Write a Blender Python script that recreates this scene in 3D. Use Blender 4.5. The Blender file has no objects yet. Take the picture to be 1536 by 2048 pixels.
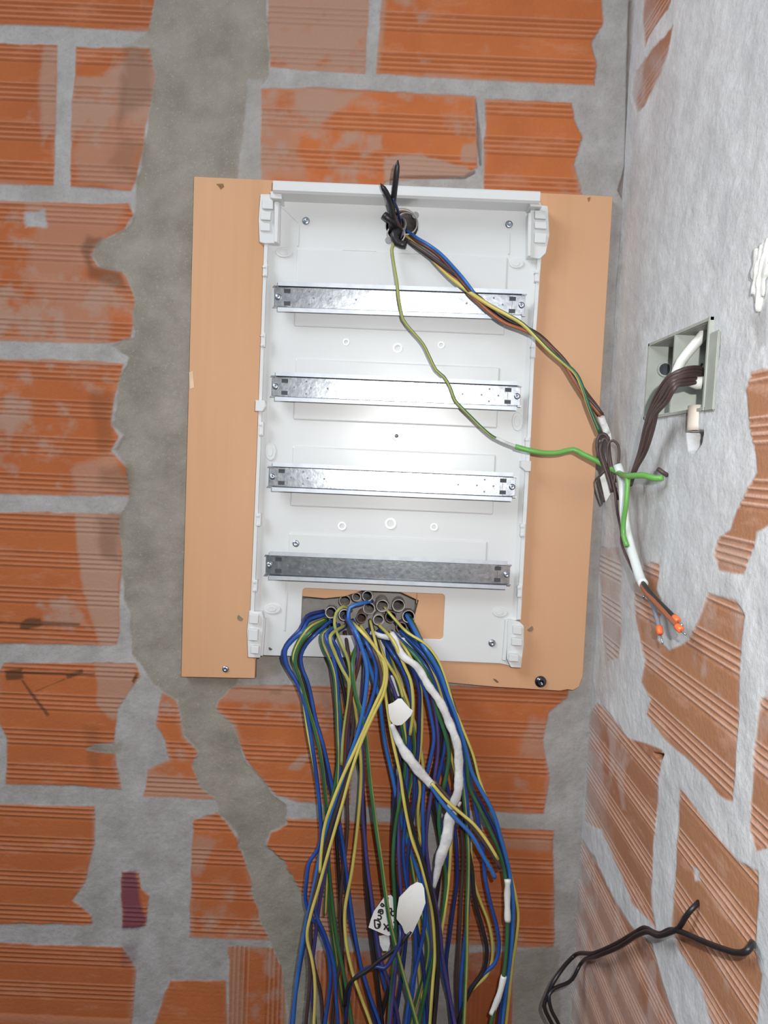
import bpy, bmesh, math, random
import numpy as np
from mathutils import Vector, Matrix

random.seed(7)
rng = np.random.RandomState(11)
scene = bpy.context.scene
COL = scene.collection

# ------------------------------------------------------------------ camera
F = 1538.0                      # focal length in pixels of a 1536 x 2048 frame
CW, CH = 768.0, 1024.0
PITCH = math.radians(4.0)
ROLL = math.radians(2.55)
CAM = Vector((0.0, -1.05, 0.0))
r0 = Vector((1, 0, 0)); u0 = Vector((0, math.sin(PITCH), math.cos(PITCH)))
FWD = Vector((0, math.cos(PITCH), -math.sin(PITCH)))
RGT = math.cos(ROLL) * r0 + math.sin(ROLL) * u0
UPV = -math.sin(ROLL) * r0 + math.cos(ROLL) * u0
cam_data = bpy.data.cameras.new('camera')
cam = bpy.data.objects.new('camera', cam_data)
COL.objects.link(cam)
cam.matrix_world = Matrix((
    (RGT.x, UPV.x, -FWD.x, CAM.x), (RGT.y, UPV.y, -FWD.y, CAM.y),
    (RGT.z, UPV.z, -FWD.z, CAM.z), (0, 0, 0, 1)))
cam_data.sensor_fit = 'VERTICAL'
cam_data.sensor_height = 24.0
cam_data.lens = F * 24.0 / 2048.0
cam_data.clip_start = 0.01
scene.camera = cam

# ------------------------------------------------------------------ light
scene.view_settings.view_transform = 'Standard'
scene.view_settings.look = 'None'
scene.view_settings.gamma = 1.0
scene.view_settings.use_curve_mapping = False
scene.view_settings.exposure = 0.0

world = bpy.data.worlds.new('room_ambience')
scene.world = world
world.use_nodes = True
wn = world.node_tree.nodes; wl = world.node_tree.links
wn.clear()
wo = wn.new('ShaderNodeOutputWorld'); bg = wn.new('ShaderNodeBackground')
tc = wn.new('ShaderNodeTexCoord'); sx = wn.new('ShaderNodeSeparateXYZ')
rp = wn.new('ShaderNodeValToRGB')
wl.new(tc.outputs['Generated'], sx.inputs[0])
mr = wn.new('ShaderNodeMapRange'); mr.inputs[1].default_value = -1; mr.inputs[2].default_value = 1
wl.new(sx.outputs['Z'], mr.inputs[0]); wl.new(mr.outputs[0], rp.inputs[0])
rp.color_ramp.elements[0].position = 0.0; rp.color_ramp.elements[0].color = (0.20, 0.18, 0.17, 1)
rp.color_ramp.elements[1].position = 1.0; rp.color_ramp.elements[1].color = (0.84, 0.90, 1.0, 1)
e = rp.color_ramp.elements.new(0.44); e.color = (0.24, 0.23, 0.23, 1)
e = rp.color_ramp.elements.new(0.58); e.color = (0.74, 0.78, 0.86, 1)
wl.new(rp.outputs[0], bg.inputs[0]); bg.inputs[1].default_value = 0.27
wl.new(bg.outputs[0], wo.inputs[0])

def area_light(name, loc, target, size, energy, color):
    d = bpy.data.lights.new(name, 'AREA'); d.energy = energy; d.size = size; d.color = color
    o = bpy.data.objects.new(name, d); COL.objects.link(o)
    o.location = loc
    o.rotation_euler = (Vector(target) - Vector(loc)).to_track_quat('-Z', 'Y').to_euler()
    return o
# the phone's flash beside its lens, and daylight from an opening behind on the left
area_light('phone_flash', (0.055, -1.06, 0.070), (0.03, 0, -0.02), 0.012, 6.6, (0.99, 0.98, 0.97))
area_light('daylight_opening', (-2.05, -1.75, 1.95), (0.3, -0.3, 0.1), 1.3, 66.0, (0.86, 0.93, 1.0))

# ------------------------------------------------------------------ photo pixel -> place
def ray(px, py):
    return FWD + RGT * ((px - CW) / F) - UPV * ((py - CH) / F)
def P(px, py, d=0.0):
    """point on the plane d metres in front of the back wall (Y = -d)"""
    r = ray(px, py); t = (-d - CAM.y) / r.y
    return CAM + r * t
XR = P(1213, 917).x
def PR(px, py, off=0.0):
    """point on the plane off metres in front of the right wall"""
    r = ray(px, py); t = (XR - off - CAM.x) / r.x
    return CAM + r * t
def to_px(X, Y, Z):
    dx, dy, dz = X - CAM.x, Y - CAM.y, Z - CAM.z
    w = dx * FWD.x + dy * FWD.y + dz * FWD.z
    a = dx * RGT.x + dy * RGT.y + dz * RGT.z
    b = dx * UPV.x + dy * UPV.y + dz * UPV.z
    w = np.where(np.abs(w) < 0.02, 0.02, w)
    return CW + F * a / w, CH - F * b / w

# ------------------------------------------------------------------ materials
def new_mat(name):
    m = bpy.data.materials.new(name); m.use_nodes = True
    nt = m.node_tree; bs = nt.nodes['Principled BSDF']
    return m, nt, bs
def mixc(nt, fac, a, b, mode='MIX'):
    n = nt.nodes.new('ShaderNodeMix'); n.data_type = 'RGBA'; n.blend_type = mode
    for sock, v in ((n.inputs[0], fac), (n.inputs[6], a), (n.inputs[7], b)):
        if isinstance(v, bpy.types.NodeSocket): nt.links.new(v, sock)
        elif isinstance(v, (int, float)): sock.default_value = v
        else: sock.default_value = (v[0], v[1], v[2], 1)
    return n.outputs[2]
def noise(nt, scale, detail=3, rough=0.55, stretch=(1, 1, 1), lo=0.35, hi=0.65):
    tcn = nt.nodes.new('ShaderNodeTexCoord'); mp = nt.nodes.new('ShaderNodeMapping')
    mp.inputs['Scale'].default_value = stretch
    n = nt.nodes.new('ShaderNodeTexNoise'); n.inputs['Scale'].default_value = scale
    n.inputs['Detail'].default_value = detail; n.inputs['Roughness'].default_value = rough
    nt.links.new(tcn.outputs['Object'], mp.inputs[0]); nt.links.new(mp.outputs[0], n.inputs['Vector'])
    r = nt.nodes.new('ShaderNodeMapRange'); r.inputs[1].default_value = lo; r.inputs[2].default_value = hi
    nt.links.new(n.outputs['Fac'], r.inputs[0])
    return r.outputs[0]
def bump(nt, bs, h, strength, dist=0.001):
    b = nt.nodes.new('ShaderNodeBump'); b.inputs['Strength'].default_value = strength
    b.inputs['Distance'].default_value = dist
    nt.links.new(h, b.inputs['Height']); nt.links.new(b.outputs[0], bs.inputs['Normal'])
def simple(name, col, col2=None, rough=0.5, metal=0.0, scale=60, spec=0.5, bmp=0.0, stretch=(1, 1, 1)):
    m, nt, bs = new_mat(name)
    bs.inputs['Roughness'].default_value = rough; bs.inputs['Metallic'].default_value = metal
    bs.inputs['Specular IOR Level'].default_value = spec
    if col2 is None: col2 = tuple(c * 0.85 for c in col)
    nf = noise(nt, scale, stretch=stretch)
    nt.links.new(mixc(nt, nf, col, col2), bs.inputs['Base Color'])
    if bmp: bump(nt, bs, nf, bmp)
    return m

M = {}
M['blue'] = simple('blue_insulation', (0.025, 0.085, 0.34), (0.018, 0.055, 0.24), 0.34, scale=25)
M['navy'] = simple('dark_blue_insulation', (0.022, 0.040, 0.17), (0.017, 0.028, 0.12), 0.36, scale=25)
M['sky'] = simple('light_blue_insulation', (0.035, 0.15, 0.45), (0.03, 0.12, 0.37), 0.34, scale=25)
M['black'] = simple('black_insulation', (0.014, 0.013, 0.015), (0.022, 0.018, 0.02), 0.4, scale=25)
M['brown'] = simple('brown_insulation', (0.10, 0.035, 0.022), (0.075, 0.026, 0.02), 0.42, scale=25)
M['violet'] = simple('dull_violet_insulation', (0.075, 0.055, 0.20), (0.05, 0.045, 0.16), 0.42, scale=25)
M['taupe'] = simple('dark_brown_insulation', (0.085, 0.052, 0.047), (0.062, 0.038, 0.036), 0.45, scale=25)
M['grey'] = simple('grey_insulation', (0.22, 0.22, 0.25), None, 0.45, scale=25)
M['orangebrown'] = simple('orange_brown_insulation', (0.36, 0.11, 0.045), None, 0.45, scale=25)
M['green'] = simple('green_insulation', (0.04, 0.14, 0.055), (0.028, 0.095, 0.04), 0.4, scale=25)
M['brightgreen'] = simple('bright_green_insulation', (0.16, 0.43, 0.09), (0.12, 0.35, 0.07), 0.4, scale=25)
M['yellow'] = simple('yellow_insulation', (0.62, 0.52, 0.13), (0.50, 0.43, 0.11), 0.4, scale=25)
M['olive'] = simple('olive_yellow_insulation', (0.36, 0.36, 0.10), (0.28, 0.30, 0.08), 0.42, scale=25)
M['tape'] = simple('white_tape', (0.70, 0.69, 0.67), (0.52, 0.52, 0.52), 0.6, scale=70, bmp=0.5)
M['paper'] = simple('white_paper', (0.78, 0.77, 0.74), (0.72, 0.71, 0.68), 0.7, scale=14)
M['ink'] = simple('black_marker_ink', (0.012, 0.012, 0.015), None, 0.6)
M['sheath'] = simple('white_cable_sheath', (0.74, 0.77, 0.74), (0.68, 0.72, 0.70), 0.45, scale=15)
M['cap'] = simple('orange_end_cap', (0.86, 0.17, 0.045), None, 0.4)
M['cream'] = simple('cream_conduit', (0.70, 0.62, 0.52), (0.64, 0.57, 0.48), 0.5)
M['conduit'] = simple('grey_conduit_plastic', (0.56, 0.52, 0.49), (0.32, 0.28, 0.26), 0.55, scale=120)
M['conduit_dirty'] = simple('dirty_conduit_plastic', (0.24, 0.15, 0.11), (0.14, 0.11, 0.10), 0.6, scale=120)
M['whiteconduit'] = simple('white_conduit_plastic', (0.76, 0.77, 0.72), (0.70, 0.72, 0.67), 0.4, scale=20)
M['plastic'] = simple('white_enclosure_plastic', (0.675, 0.685, 0.68), (0.655, 0.665, 0.66), 0.29, scale=8, spec=0.5)
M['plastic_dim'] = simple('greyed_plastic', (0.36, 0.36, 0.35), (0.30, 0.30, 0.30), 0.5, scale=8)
M['zinc'] = None
m, nt, bs = new_mat('galvanised_steel')
bs.inputs['Metallic'].default_value = 0.92; bs.inputs['Roughness'].default_value = 0.25
vz = nt.nodes.new('ShaderNodeTexVoronoi'); vz.inputs['Scale'].default_value = 210
tcv = nt.nodes.new('ShaderNodeTexCoord'); nt.links.new(tcv.outputs['Object'], vz.inputs['Vector'])
c1 = mixc(nt, noise(nt, 150, 4), (0.55, 0.58, 0.61), (0.40, 0.43, 0.46))
bw = nt.nodes.new('ShaderNodeRGBToBW'); nt.links.new(vz.outputs['Color'], bw.inputs[0])
c2 = mixc(nt, 0.25, c1, bw.outputs[0], 'SOFT_LIGHT')
nt.links.new(c2, bs.inputs['Base Color'])
bump(nt, bs, noise(nt, 160, 4), 0.10, 0.0004)
M['zinc'] = m
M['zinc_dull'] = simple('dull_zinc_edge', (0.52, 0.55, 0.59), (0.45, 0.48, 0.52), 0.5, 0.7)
M['leg_shade'] = simple('rail_leg_shade', (0.10, 0.105, 0.12), None, 0.45, 0.6)  # darker copy of the rail steel: shade lines painted onto the leg faces
M['screw'] = simple('screw_steel', (0.50, 0.56, 0.62), (0.38, 0.42, 0.48), 0.3, 0.9)
M['darkscrew'] = simple('dark_chrome_screw', (0.20, 0.20, 0.24), (0.12, 0.12, 0.15), 0.16, 1.0)
M['slot'] = simple('opening_shade', (0.05, 0.055, 0.065), None, 0.6)  # near-black colour standing in for shade inside slots, holes and pipes
M['copper'] = simple('bare_copper', (0.42, 0.36, 0.34), None, 0.35, 0.8)
M['boxplastic'] = simple('grey_green_box_plastic', (0.42, 0.44, 0.39), (0.36, 0.38, 0.34), 0.55, scale=40)
M['knot'] = simple('dark_wood_mark', (0.17, 0.085, 0.035), (0.28, 0.15, 0.07), 0.8, scale=200)
M['plug'] = simple('grey_brown_plug', (0.22, 0.165, 0.10), None, 0.8, scale=200)
M['whiteplaster'] = simple('white_plaster_lump', (0.70, 0.70, 0.66), (0.60, 0.61, 0.58), 0.9, scale=60, bmp=0.6)

m, nt, bs = new_mat('beech_laminate')
bs.inputs['Roughness'].default_value = 0.52; bs.inputs['Specular IOR Level'].default_value = 0.35
g1 = noise(nt, 55, 4, 0.6, (1, 1, 0.05), 0.3, 0.7)
g2 = noise(nt, 6, 2, 0.5, (1, 1, 0.35))
cA = mixc(nt, g1, (0.60, 0.335, 0.18), (0.555, 0.30, 0.155))
cB = mixc(nt, g2, cA, (0.60, 0.345, 0.195))
nt.links.new(cB, bs.inputs['Base Color'])
M['board'] = m

def attr(nt, name):
    a = nt.nodes.new('ShaderNodeAttribute'); a.attribute_name = name
    s = nt.nodes.new('ShaderNodeSeparateColor'); nt.links.new(a.outputs['Color'], s.inputs[0])
    return s.outputs[0], s.outputs[1], s.outputs[2], a.outputs['Alpha']
def wall_material(name, mortar, mortar2, cement, cement2, brick, brick2, pale, dark, dustc, line_amt, dark_amt):
    m, nt, bs = new_mat(name)
    bs.inputs['Roughness'].default_value = 0.93
    bs.inputs['Specular IOR Level'].default_value = 0.12
    aB, aC, aD, aT = attr(nt, 'surf_a')       # brick, cement, dust, per-brick tone
    aL, aS, aU, aW = attr(nt, 'surf_b')       # pale line, brown stain, purple stain, groove
    def scaled(sock, f):
        n = nt.nodes.new('ShaderNodeMath'); n.operation = 'MULTIPLY'; nt.links.new(sock, n.inputs[0]); n.inputs[1].default_value = f
        return n.outputs[0]
    mo = mixc(nt, noise(nt, 22, 5, 0.65), mortar, mortar2)
    mo = mixc(nt, scaled(noise(nt, 260, 3, 0.7, lo=0.52, hi=0.8), 0.35), mo, tuple(c * 0.55 for c in mortar2))
    ce = mixc(nt, noise(nt, 16, 5, 0.6), cement, cement2)
    ce = mixc(nt, scaled(noise(nt, 420, 2, 0.6, lo=0.58, hi=0.75), 0.4), ce, tuple(min(1, c * 1.6) for c in cement))
    br = mixc(nt, aT, brick, brick2)
    br = mixc(nt, scaled(noise(nt, 9, 4, 0.6), 0.45), br, brick2)
    br = mixc(nt, scaled(aW, dark_amt), br, dark)
    br = mixc(nt, scaled(aL, line_amt), br, pale)
    br = mixc(nt, scaled(noise(nt, 34, 4, 0.7, (0.3, 0.3, 1), 0.54, 0.74), 0.5), br, pale)
    br = mixc(nt, aD, br, dustc)
    c = mixc(nt, aB, mo, br)
    c = mixc(nt, aC, c, ce)
    c = mixc(nt, aS, c, (0.105, 0.048, 0.024))
    c = mixc(nt, aU, c, (0.11, 0.035, 0.075))
    nt.links.new(c, bs.inputs['Base Color'])
    bump(nt, bs, noise(nt, 180, 5, 0.7), 0.3, 0.0012)
    return m

# ------------------------------------------------------------------ object helpers
def tag(o, label=None, cat=None, group=None, kind=None):
    if label: o['label'] = label
    if cat: o['category'] = cat
    if group: o['group'] = group
    if kind: o['kind'] = kind
    return o
def obj_from_bm(name, bm, mats, parent=None, smooth=False):
    me = bpy.data.meshes.new(name)
    bmesh.ops.recalc_face_normals(bm, faces=bm.faces[:])
    bm.to_mesh(me); bm.free()
    if not isinstance(mats, (list, tuple)): mats = [mats]
    for mm in mats: me.materials.append(mm)
    if smooth: me.polygons.foreach_set('use_smooth', [True] * len(me.polygons))
    o = bpy.data.objects.new(name, me); COL.objects.link(o)
    if parent:
        o.parent = parent
        o.matrix_parent_inverse = parent.matrix_world.inverted() if False else Matrix.Translation(-Vector(parent.location))
    return o
def empty(name, loc, label, cat, group=None):
    o = bpy.data.objects.new(name, None); COL.objects.link(o)
    o.location = loc; o.empty_display_size = 0.02
    return tag(o, label, cat, group)
def merge(bm, bm2, mi=None):
    me = bpy.data.meshes.new('tmp'); bm2.to_mesh(me); bm2.free()
    n = len(bm.faces)
    bm.from_mesh(me); bpy.data.meshes.remove(me)
    if mi is not None:
        bm.faces.ensure_lookup_table()
        for f in bm.faces[n:]: f.material_index = mi
def prism_bm(front, back, bev=0.0, seg=2):
    """closed solid between two matching outlines (lists of Vectors)"""
    bm = bmesh.new()
    a = [bm.verts.new(p) for p in front]; b = [bm.verts.new(p) for p in back]
    n = len(a)
    bm.faces.new(a); bm.faces.new(list(reversed(b)))
    for i in range(n): bm.faces.new((a[i], b[i], b[(i + 1) % n], a[(i + 1) % n]))
    bmesh.ops.recalc_face_normals(bm, faces=bm.faces[:])
    if bev > 0:
        bmesh.ops.bevel(bm, geom=[e for e in bm.edges], offset=bev, segments=seg, affect='EDGES', profile=0.5, clamp_overlap=True)
    return bm
def slab(pts, d0, d1, bev=0.0, grow=None):
    """outline (photo px, as seen at the front) made a solid from d0 (near the wall) to d1 (front)"""
    fr = [P(x, y, d1) for x, y in pts]
    bk = [Vector((p.x, -d0, p.z)) for p in fr]
    if grow:
        c = sum(fr, Vector()) / len(fr)
        bk = [Vector((c.x + (p.x - c.x) * grow, -d0, c.z + (p.z - c.z) * grow)) for p in fr]
    return prism_bm(fr, bk, bev)
def rect(x0, y0, x1, y1):
    return [(x0, y0), (x1, y0 + (x1 - x0) * 0.043), (x1 - (y1 - y0) * 0.043, y1 + (x1 - x0) * 0.043), (x0 - (y1 - y0) * 0.043, y1)]
def holed(outline, holes, d0, d1, bev=0.0006):
    """flat sheet with holes, outlines in photo px at its front plane"""
    cu = bpy.data.curves.new('tmpc', 'CURVE'); cu.dimensions = '2D'; cu.fill_mode = 'BOTH'
    th = (d1 - d0) / 2
    cu.extrude = th - bev; cu.bevel_depth = bev; cu.bevel_resolution = 1; cu.offset = -bev
    for pts in [outline] + holes:
        s = cu.splines.new('POLY'); s.points.add(len(pts) - 1); s.use_cyclic_u = True
        for i, (x, y) in enumerate(pts):
            p = P(x, y, d1); s.points[i].co = (p.x, p.z, 0, 1)
    o = bpy.data.objects.new('tmpc', cu); COL.objects.link(o)
    dg = bpy.context.evaluated_depsgraph_get(); dg.update()
    me = bpy.data.meshes.new_from_object(o.evaluated_get(dg))
    bm = bmesh.new(); bm.from_mesh(me)
    bmesh.ops.remove_doubles(bm, verts=bm.verts[:], dist=1e-6)
    for v in bm.verts: v.co = Vector((v.co.x, -(d0 + th) - v.co.z, v.co.y))
    for f in bm.faces: f.material_index = 0
    bpy.data.objects.remove(o); bpy.data.curves.remove(cu); bpy.data.meshes.remove(me)
    return bm
def circle_px(cx, cy, r, n=28, ry=None):
    ry = ry or r
    return [(cx + r * math.cos(2 * math.pi * i / n), cy + ry * math.sin(2 * math.pi * i / n)) for i in range(n)]
def roundrect_px(x0, y0, x1, y1, r, n=5, skew=0.043):
    out = []
    for cx, cy, a0 in ((x0 + r, y0 + r, 180), (x1 - r, y0 + r, 270), (x1 - r, y1 - r, 0), (x0 + r, y1 - r, 90)):
        for k in range(n + 1):
            a = math.radians(a0 + 90 * k / n)
            x = cx + r * math.cos(a); y = cy + r * math.sin(a)
            out.append((x - (y - y0) * skew, y + (x - x0) * skew))
    return out
def catmull(pts, step):
    out = []
    n = len(pts)
    ext = [pts[0] * 2 - pts[1]] + pts + [pts[-1] * 2 - pts[-2]]
    for i in range(n - 1):
        p0, p1, p2, p3 = ext[i:i + 4]
        t0 = 0.0
        def kn(t, a, b): return t + max(1e-5, (b - a).length) ** 0.5
        t1 = kn(t0, p0, p1); t2 = kn(t1, p1, p2); t3 = kn(t2, p2, p3)
        m = max(2, int((p2 - p1).length / step))
        for k in range(m):
            t = t1 + (t2 - t1) * k / m
            a1 = p0 * ((t1 - t) / (t1 - t0)) + p1 * ((t - t0) / (t1 - t0))
            a2 = p1 * ((t2 - t) / (t2 - t1)) + p2 * ((t - t1) / (t2 - t1))
            a3 = p2 * ((t3 - t) / (t3 - t2)) + p3 * ((t - t2) / (t3 - t2))
            b1 = a1 * ((t2 - t) / (t2 - t0)) + a2 * ((t - t0) / (t2 - t0))
            b2 = a2 * ((t3 - t) / (t3 - t1)) + a3 * ((t - t1) / (t3 - t1))
            out.append(b1 * ((t2 - t) / (t2 - t1)) + b2 * ((t - t1) / (t2 - t1)))
    out.append(pts[-1].copy())
    return out
def tube_bm(path, rad, seg=10, twist=0.0, two=False, caps=True, flat=1.0, phase=0.0):
    """tube along a path; rad number or function of 0..1; two = second colour on half its girth"""
    bm = bmesh.new(); n = len(path)
    tang = []
    for i in range(n):
        t = (path[min(i + 1, n - 1)] - path[max(i - 1, 0)])
        tang.append(t.normalized() if t.length > 1e-9 else Vector((0, 0, -1)))
    nrm = Vector((0, -1, 0)) - tang[0] * Vector((0, -1, 0)).dot(tang[0])
    if nrm.length < 0.05: nrm = Vector((1, 0, 0)) - tang[0] * tang[0].x
    nrm.normalize()
    rings = []; ln = 0
    for i in range(n):
        nrm = (nrm - tang[i] * nrm.dot(tang[i])).normalized()
        bn = tang[i].cross(nrm)
        if i: ln += (path[i] - path[i - 1]).length
        r = rad(i / (n - 1)) if callable(rad) else rad
        tw = phase + twist * ln
        ring = []
        for k in range(seg):
            a = 2 * math.pi * k / seg + tw
            ring.append(bm.verts.new(path[i] + nrm * (math.cos(a) * r * flat) + bn * (math.sin(a) * r)))
        rings.append(ring)
    for i in range(n - 1):
        for k in range(seg):
            f = bm.faces.new((rings[i][k], rings[i][(k + 1) % seg], rings[i + 1][(k + 1) % seg], rings[i + 1][k]))
            if two and k < seg / 2: f.material_index = 1
    if caps:
        bm.faces.new(list(reversed(rings[0]))); bm.faces.new(rings[-1])
    return bm
def cyl_bm(a, b, r, seg=24, r2=None):
    return tube_bm([a, a.lerp(b, 0.5), b], (lambda t: r + ((r2 if r2 else r) - r) * t), seg)
def ring_pipe(a, b, ro, ri, seg=28):
    """hollow pipe open at b"""
    bm = bmesh.new(); ax = (b - a).normalized()
    n = Vector((0, 0, 1)) - ax * ax.z
    if n.length < 0.05: n = Vector((1, 0, 0)) - ax * ax.x
    n.normalize(); m_ = ax.cross(n)
    def rg(c, r): return [bm.verts.new(c + n * (math.cos(2 * math.pi * k / seg) * r) + m_ * (math.sin(2 * math.pi * k / seg) * r)) for k in range(seg)]
    R = [rg(a, ro), rg(b, ro), rg(b, ri), rg(a, ri)]
    for q in range(4):
        A, B = R[q], R[(q + 1) % 4]
        for k in range(seg): bm.faces.new((A[k], A[(k + 1) % seg], B[(k + 1) % seg], B[k]))
    return bm
def box_bm(x0, x1, y0, y1, z0, z1, bev=0.0):
    a = [Vector((x0, y0, z0)), Vector((x1, y0, z0)), Vector((x1, y0, z1)), Vector((x0, y0, z1))]
    b = [Vector((p.x, y1, p.z)) for p in a]
    return prism_bm(a, b, bev)
def dome_bm(c, r, h, seg=20, ax=Vector((0, -1, 0))):
    bm = bmesh.new(); ax = ax.normalized()
    n = Vector((0, 0, 1)) - ax * ax.z
    if n.length < 0.05: n = Vector((0, 1, 0))
    n.normalize(); m_ = ax.cross(n)
    prev = None
    for j, (rr, hh) in enumerate(((1, 0), (1, .35), (.9, .7), (.6, .93), (.34, 1.0), (.26, .75), (.05, .62))):
        ring = [bm.verts.new(c + n * (math.cos(2 * math.pi * k / seg) * r * rr) + m_ * (math.sin(2 * math.pi * k / seg) * r * rr) + ax * (h * hh)) for k in range(seg)]
        if prev:
            for k in range(seg): bm.faces.new((prev[k], prev[(k + 1) % seg], ring[(k + 1) % seg], ring[k]))
        else: bm.faces.new(ring)
        prev = ring
    bm.faces.new(prev)
    return bm

# ------------------------------------------------------------------ walls
def lattice(seed, n=256):
    return np.random.RandomState(seed).rand(n, n)
def vnoise(x, y, seed):
    L = lattice(seed); xi = np.floor(x).astype(int); yi = np.floor(y).astype(int)
    fx = x - xi; fy = y - yi; fx = fx * fx * (3 - 2 * fx); fy = fy * fy * (3 - 2 * fy)
    a = L[xi % 256, yi % 256]; b = L[(xi + 1) % 256, yi % 256]
    c = L[xi % 256, (yi + 1) % 256]; d = L[(xi + 1) % 256, (yi + 1) % 256]
    return (a * (1 - fx) + b * fx) * (1 - fy) + (c * (1 - fx) + d * fx) * fy
def fbm(x, y, scale, seed, octv=4, gain=0.55):
    s = 0; a = 1; tot = 0
    for o in range(octv):
        s = s + a * vnoise(x * scale * 2 ** o + 17.3 * o, y * scale * 2 ** o + 5.1 * o, seed + o); tot += a; a *= gain
    return s / tot * 2 - 1
def sstep(a, b, x):
    t = np.clip((x - a) / (b - a), 0, 1); return t * t * (3 - 2 * t)
def poly_sd(px, py, pts):
    """signed distance in px, positive inside"""
    d = np.full(px.shape, 1e9); ins = np.zeros(px.shape, bool); n = len(pts)
    for i in range(n):
        x1, y1 = pts[i]; x2, y2 = pts[(i + 1) % n]
        ex, ey = x2 - x1, y2 - y1; L = ex * ex + ey * ey + 1e-9
        t = np.clip(((px - x1) * ex + (py - y1) * ey) / L, 0, 1)
        d = np.minimum(d, (px - x1 - t * ex) ** 2 + (py - y1 - t * ey) ** 2)
        c = (y1 > py) != (y2 > py)
        with np.errstate(divide='ignore', invalid='ignore'):
            c &= px < (x2 - x1) * (py - y1) / (y2 - y1 if y2 != y1 else 1e-9) + x1
        ins ^= c
    d = np.sqrt(d)
    return np.where(ins, d, -d)

def axis(lo, f0, f1, hi, fine, coarse):
    a = [np.arange(lo, f0, coarse), np.arange(f0, f1, fine), np.arange(f1, hi + coarse * 0.5, coarse)]
    return np.unique(np.round(np.concatenate(a), 5))

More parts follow.
